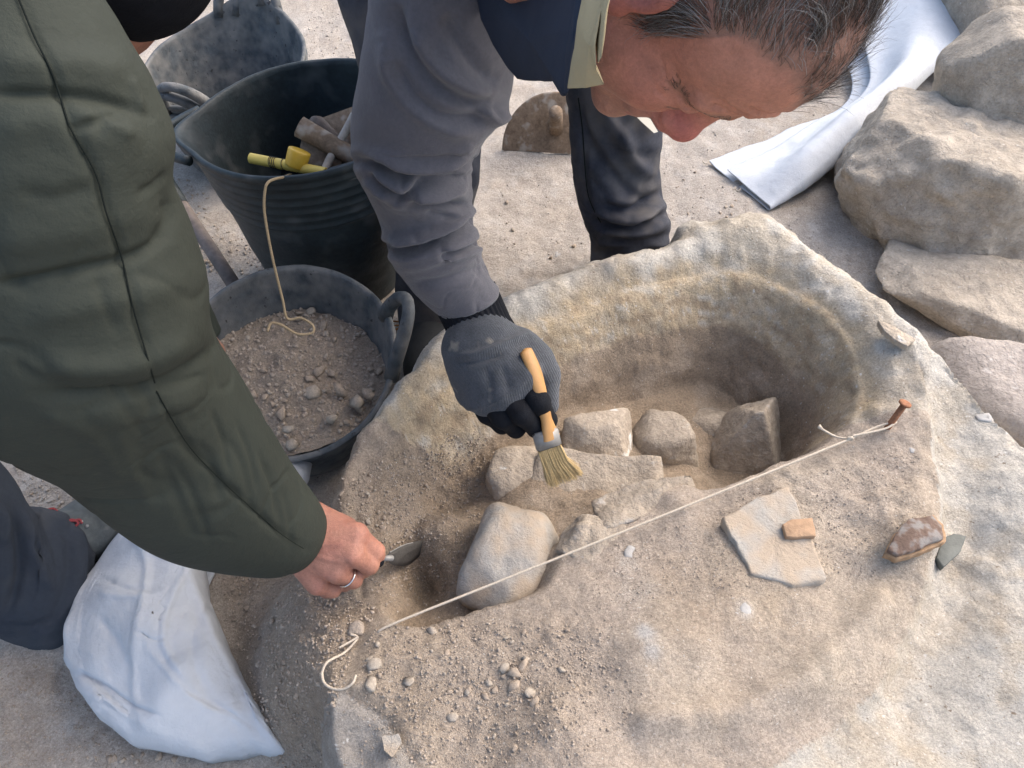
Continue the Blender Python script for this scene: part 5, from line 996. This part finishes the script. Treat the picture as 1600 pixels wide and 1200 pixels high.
gst = [([(-20, 147), (60, 147), (120, 150), (180, 162), (230, 182)], 9, -0.0060, 'r'), ([(-20, 205), (60, 190), (130, 200), (230, 230)], 30, 0.0048, 'r'), ([(-20, 90), (60, 100), (140, 100), (210, 120)], 26, 0.0042, 'r'), ([(-20, 448), (60, 436), (140, 418), (200, 404), (262, 370)], 9, -0.0066, 'r'), ([(-20, 380), (80, 370), (180, 350), (262, 320)], 30, 0.0042, 'r'), ([(40, 500), (120, 480), (220, 460), (300, 430)], 26, 0.0042, 'r'),
       ([(60, 612), (140, 618), (240, 606), (300, 575), (335, 540)], 10, -0.0084, 'r'), ([(60, 570), (150, 575), (240, 560), (310, 520)], 20, 0.0060, 'r'), ([(130, 650), (230, 650), (320, 610)], 18, 0.0042, 'r'), ([(115, 178), (150, 185), (210, 215)], 10, 0.0036, 'r'), ([(110, 205), (150, 190), (190, 180)], 8, -0.0036, 'r'), ([(240, 380), (262, 345), (255, 310)], 12, -0.0048, 'r'),
       ([(300, 690), (330, 720), (345, 790)], 8, -0.0030, 'r'), ([(350, 680), (380, 730), (395, 800)], 7, -0.0024, 'r'), ([(400, 700), (430, 760), (440, 830)], 6, -0.0024, 'r'), ([(440, 760), (452, 810), (455, 860)], 5, -0.0018, 'r'), ([(250, 700), (270, 760), (300, 830)], 10, -0.0030, 'r'), ([(180, 660), (200, 720), (240, 800)], 12, 0.0030, 'r'), ([(60, 640), (140, 680), (200, 760)], 14, 0.0036, 'r'),
       ([(30, 0), (55, 60), (80, 110), (100, 170), (112, 205), (150, 270), (165, 330), (190, 400), (205, 470), (225, 540), (243, 602)], 7, -0.0036, 'r'), ([(243, 610), (290, 690), (340, 745), (400, 800), (440, 835), (480, 858)], 6, -0.0030, 'r'),
       ([(120, 640), (180, 628), (245, 610)], 4, -.003, 'r'), ([(160, 590), (200, 640), (230, 690)], 5, -.0025, 'r'), ([(250, 612), (285, 600), (320, 585)], 4, -.004, 'r'), ([(150, 430), (165, 480), (185, 520)], 6, -.0025, 'r'), ([(140, 165), (155, 190), (150, 215)], 4, -.003, 'r'), ([(330, 640), (350, 690), (358, 740)], 4, -.003, 'r'), ([(370, 660), (392, 715), (402, 770)], 4, -.0028, 'r'),
       ([(410, 720), (428, 770), (432, 810)], 4, -.0025, 'r'), ([(270, 720), (300, 770), (330, 850)], 6, -.003, 'r'), ([(215, 300), (240, 290), (258, 270)], 6, -.003, 'r'), ([(200, 120), (215, 150), (222, 180)], 6, .003, 'r'), ([(30, 300), (90, 310), (150, 290)], 14, -.0025, 'r'), ([(20, 560), (60, 590), (120, 600)], 8, -.003, 'r')]
js = garment('jacket_sleeve', s2st, 320, 200, M_green, dig, gst, k=.82, hem=.03, noise=(.003, 6), seed=12, extra=crinkle(.0022, 11, 3))
Vj = wverts(js); seam('sleeve_seam', Vj, [(22, -20), (55, 60), (80, 110), (100, 170), (112, 205), (150, 270), (165, 330), (190, 400), (205, 470), (225, 540), (243, 602)], js, M_seam, .0007, 90); seam('sleeve_seam', Vj, [(243, 608), (290, 690), (340, 745), (400, 800), (440, 835), (476, 858)], js, M_seam, .0006, 80)
# far sleeve behind the near arm
s2q = HC2+np.array([-.15, .22, -.08]); h2q = P(318, 548, 1.33); e2q = (s2q+h2q)/2+np.array([-.10, .05, -.02]); C_ = chain3([s2q+[-.05, -.06, .02], s2q, (s2q+e2q)/2, e2q, e2q*.35+h2q*.65, e2q*.08+h2q*.92], 60); V, F = ring_tube(C_, nrm(np.cross(np.gradient(C_, axis=0), [0, .3, 1.])), np.linspace(.085, .045, 60), np.linspace(.085, .045, 60), 40, .02); F = orient(V, F); V = V+vnormals(V, F)*(.006*fbm(V, 14, 3, 4))[:, None]; part('jacket_sleeve', V, F, M_green, dig)
tag(board('orange_chip', 'small orange chip between fingertips over the soil tub', 'orange chip', P(346, 556, 1.34), RT, UP, (.014, .010, .005), M_orange), None, None)
# trouser leg and boot at the left edge
t2 = [(-330, 480, -260, 800, 1.02), (-200, 560, -150, 860, 1.08), (-110, 660, -60, 925, 1.13), (-40, 745, -5, 985, 1.18), (20, 786, 25, 1012, 1.22), (75, 796, 52, 1020, 1.255), (112, 806, 76, 1006, 1.28), (138, 832, 92, 984, 1.295)]
l2 = [([(18, 800), (30, 830), (30, 900), (10, 960)], 8, -.012, 'r'), ([(50, 800), (70, 810), (110, 815)], 9, .010, 'r'), ([(52, 845), (60, 860), (66, 872)], 5, -.010, 'r'), ([(40, 800), (48, 840), (60, 880), (80, 920)], 9, .008, 'r'), ([(0, 790), (8, 820), (0, 850)], 9, .010, 'r'), ([(90, 850), (110, 850), (125, 860)], 8, .005, 'r'), ([(100, 820), (110, 880), (100, 930), (70, 985)], 10, -.006, 'r'), ([(0, 975), (40, 978), (80, 968)], 3, -.003, 'r')]
tl = garment('trouser_leg', t2, 140, 110, M_trous2, dig, l2, k=.9, hem=.03, noise=(.006, 10), seed=15, extra=crinkle(.003, 12, 8, .09))
an = G(80, 868, .05); toe = G(203, 782, .05); bd_ = nrm((toe-an)*[1, 1, 0]); bs = np.array([-bd_[1], bd_[0], 0])
def boot(p):
    d = sd_cone(p, an+bd_*.02+[0, 0, .01], toe-bd_*.06+[0, 0, -.002], .052, .048); d = smin(d, sd_ell((p-(toe-bd_*.05))@np.stack([bd_, bs, [0, 0, 1]], 1), (0, 0, -.002), (.070, .055, .046)), .02); d = smin(d, sd_cone(p, an, an+np.array([-.015, -.01, .05]), .046, .045), .03)
    return smax(d, -(p[:, 2]-.022), .006)
V, F = nets(boot, np.minimum(an, toe)-.09, np.maximum(an, toe)+[.09, .09, .14], .0035); F = orient(V, F); N = vnormals(V, F)
V = sculpt(V, N, [([(92, 800), (108, 795), (140, 805), (155, 820), (150, 835), (134, 845)], 2.5, -.0022, 'r'), ([(98, 806), (112, 801), (138, 811), (149, 822), (144, 834), (130, 842)], 2, -.0012, 'r'), ([(90, 820), (115, 815), (135, 822)], 8, .004, 'r'), ([(105, 780), (140, 778), (180, 790)], 5, -.0012, 'r'), ([(135, 846), (140, 860), (143, 880)], 3, -.002, 'r')]); bt = part('boot', V, F, M_boot, dig)
V, F = nets(lambda p: smax(np.maximum(boot(p*[1, 1, 0]+[0, 0, .035])-.004, np.abs(p[:, 2]-.013)-.0115), 0*p[:, 0]-1, .001), np.minimum(an, toe)*[1, 1, 0]-[.10, .10, .012], np.maximum(an, toe)*[1, 1, 0]+[.10, .10, .05], .0045); part('boot_sole', V, orient(V, F), M_bootd, dig)
Vb = wverts(bt)
for pts in ([(101, 810), (112, 814), (124, 812), (128, 818)], [(103, 816), (113, 812), (122, 817), (118, 822)], [(76, 796), (84, 795), (90, 800)]):
    T = on_surf(Vb, catmull(np.array(pts, float), 14), .002); V, F = tube(T, .0021, 7); part('lace', V, F, M_lace, dig)
for c_ in [(127, 815), (136, 822)]: T = on_surf(Vb, [c_], .002)[0]; V, F = ico(2); part('eyelet', T+V*[.003, .003, .0015], F, M_steel, dig)
# trowel in the fist
tr = empty('trowel', 'small steel trowel in the bare hand cutting into loose soil', 'trowel', hz2(600, 880, .03))
V, F = tube(catmull([hz2(500, 893, .045), hz2(545, 882, .043), hz2(580, 874, .043), hz2(600, 872, .045)], 24), [.006]+[.0115]*20+[.0105, .009, .006], 14); part('handle', V, F, M_gloveb, tr)
V, F = tube(catmull([hz2(598, 873, .045), hz2(606, 872, .046), hz2(612, 872, .052)], 10), .0042, 8); part('tang', V, F, M_steel, tr)
A_, B_, C3, D_ = hz2(606, 866, .050), hz2(636, 850, .105), hz2(674, 844, .17), hz2(642, 880, .14); E_ = hz2(612, 882, .068)
O = catmull(np.array([A_, B_, C3, D_, E_, A_]), 60)[:-1]; c = O.mean(0); nb_ = nrm(np.cross(B_-A_, D_-A_)); nb_ = nb_ if nb_@(CAM-c) > 0 else -nb_; V = []
for s, h_ in [(.02, -.0008), (.6, -.0008), (1, -.0006), (1, .0006), (.6, .0008), (.02, .0008)]: V.append(c+(O-c)*s+nb_*h_)
V = np.vstack(V); F = grid_faces(6, 59, True); part('blade', V, orient(V, F), M_metalg, tr)
V, F = tube(catmull([hz2(609, 863, .0505), hz2(636, 850, .1045), hz2(673, 844, .169)], 30), .0009, 6); part('blade_edge', V, F, M_steel, tr)

if 0: print('SURF', [(q, float((on(*q, .18)-CAM)@FW)) for q in [(610, 866), (636, 850), (670, 846), (645, 880), (590, 870)]])
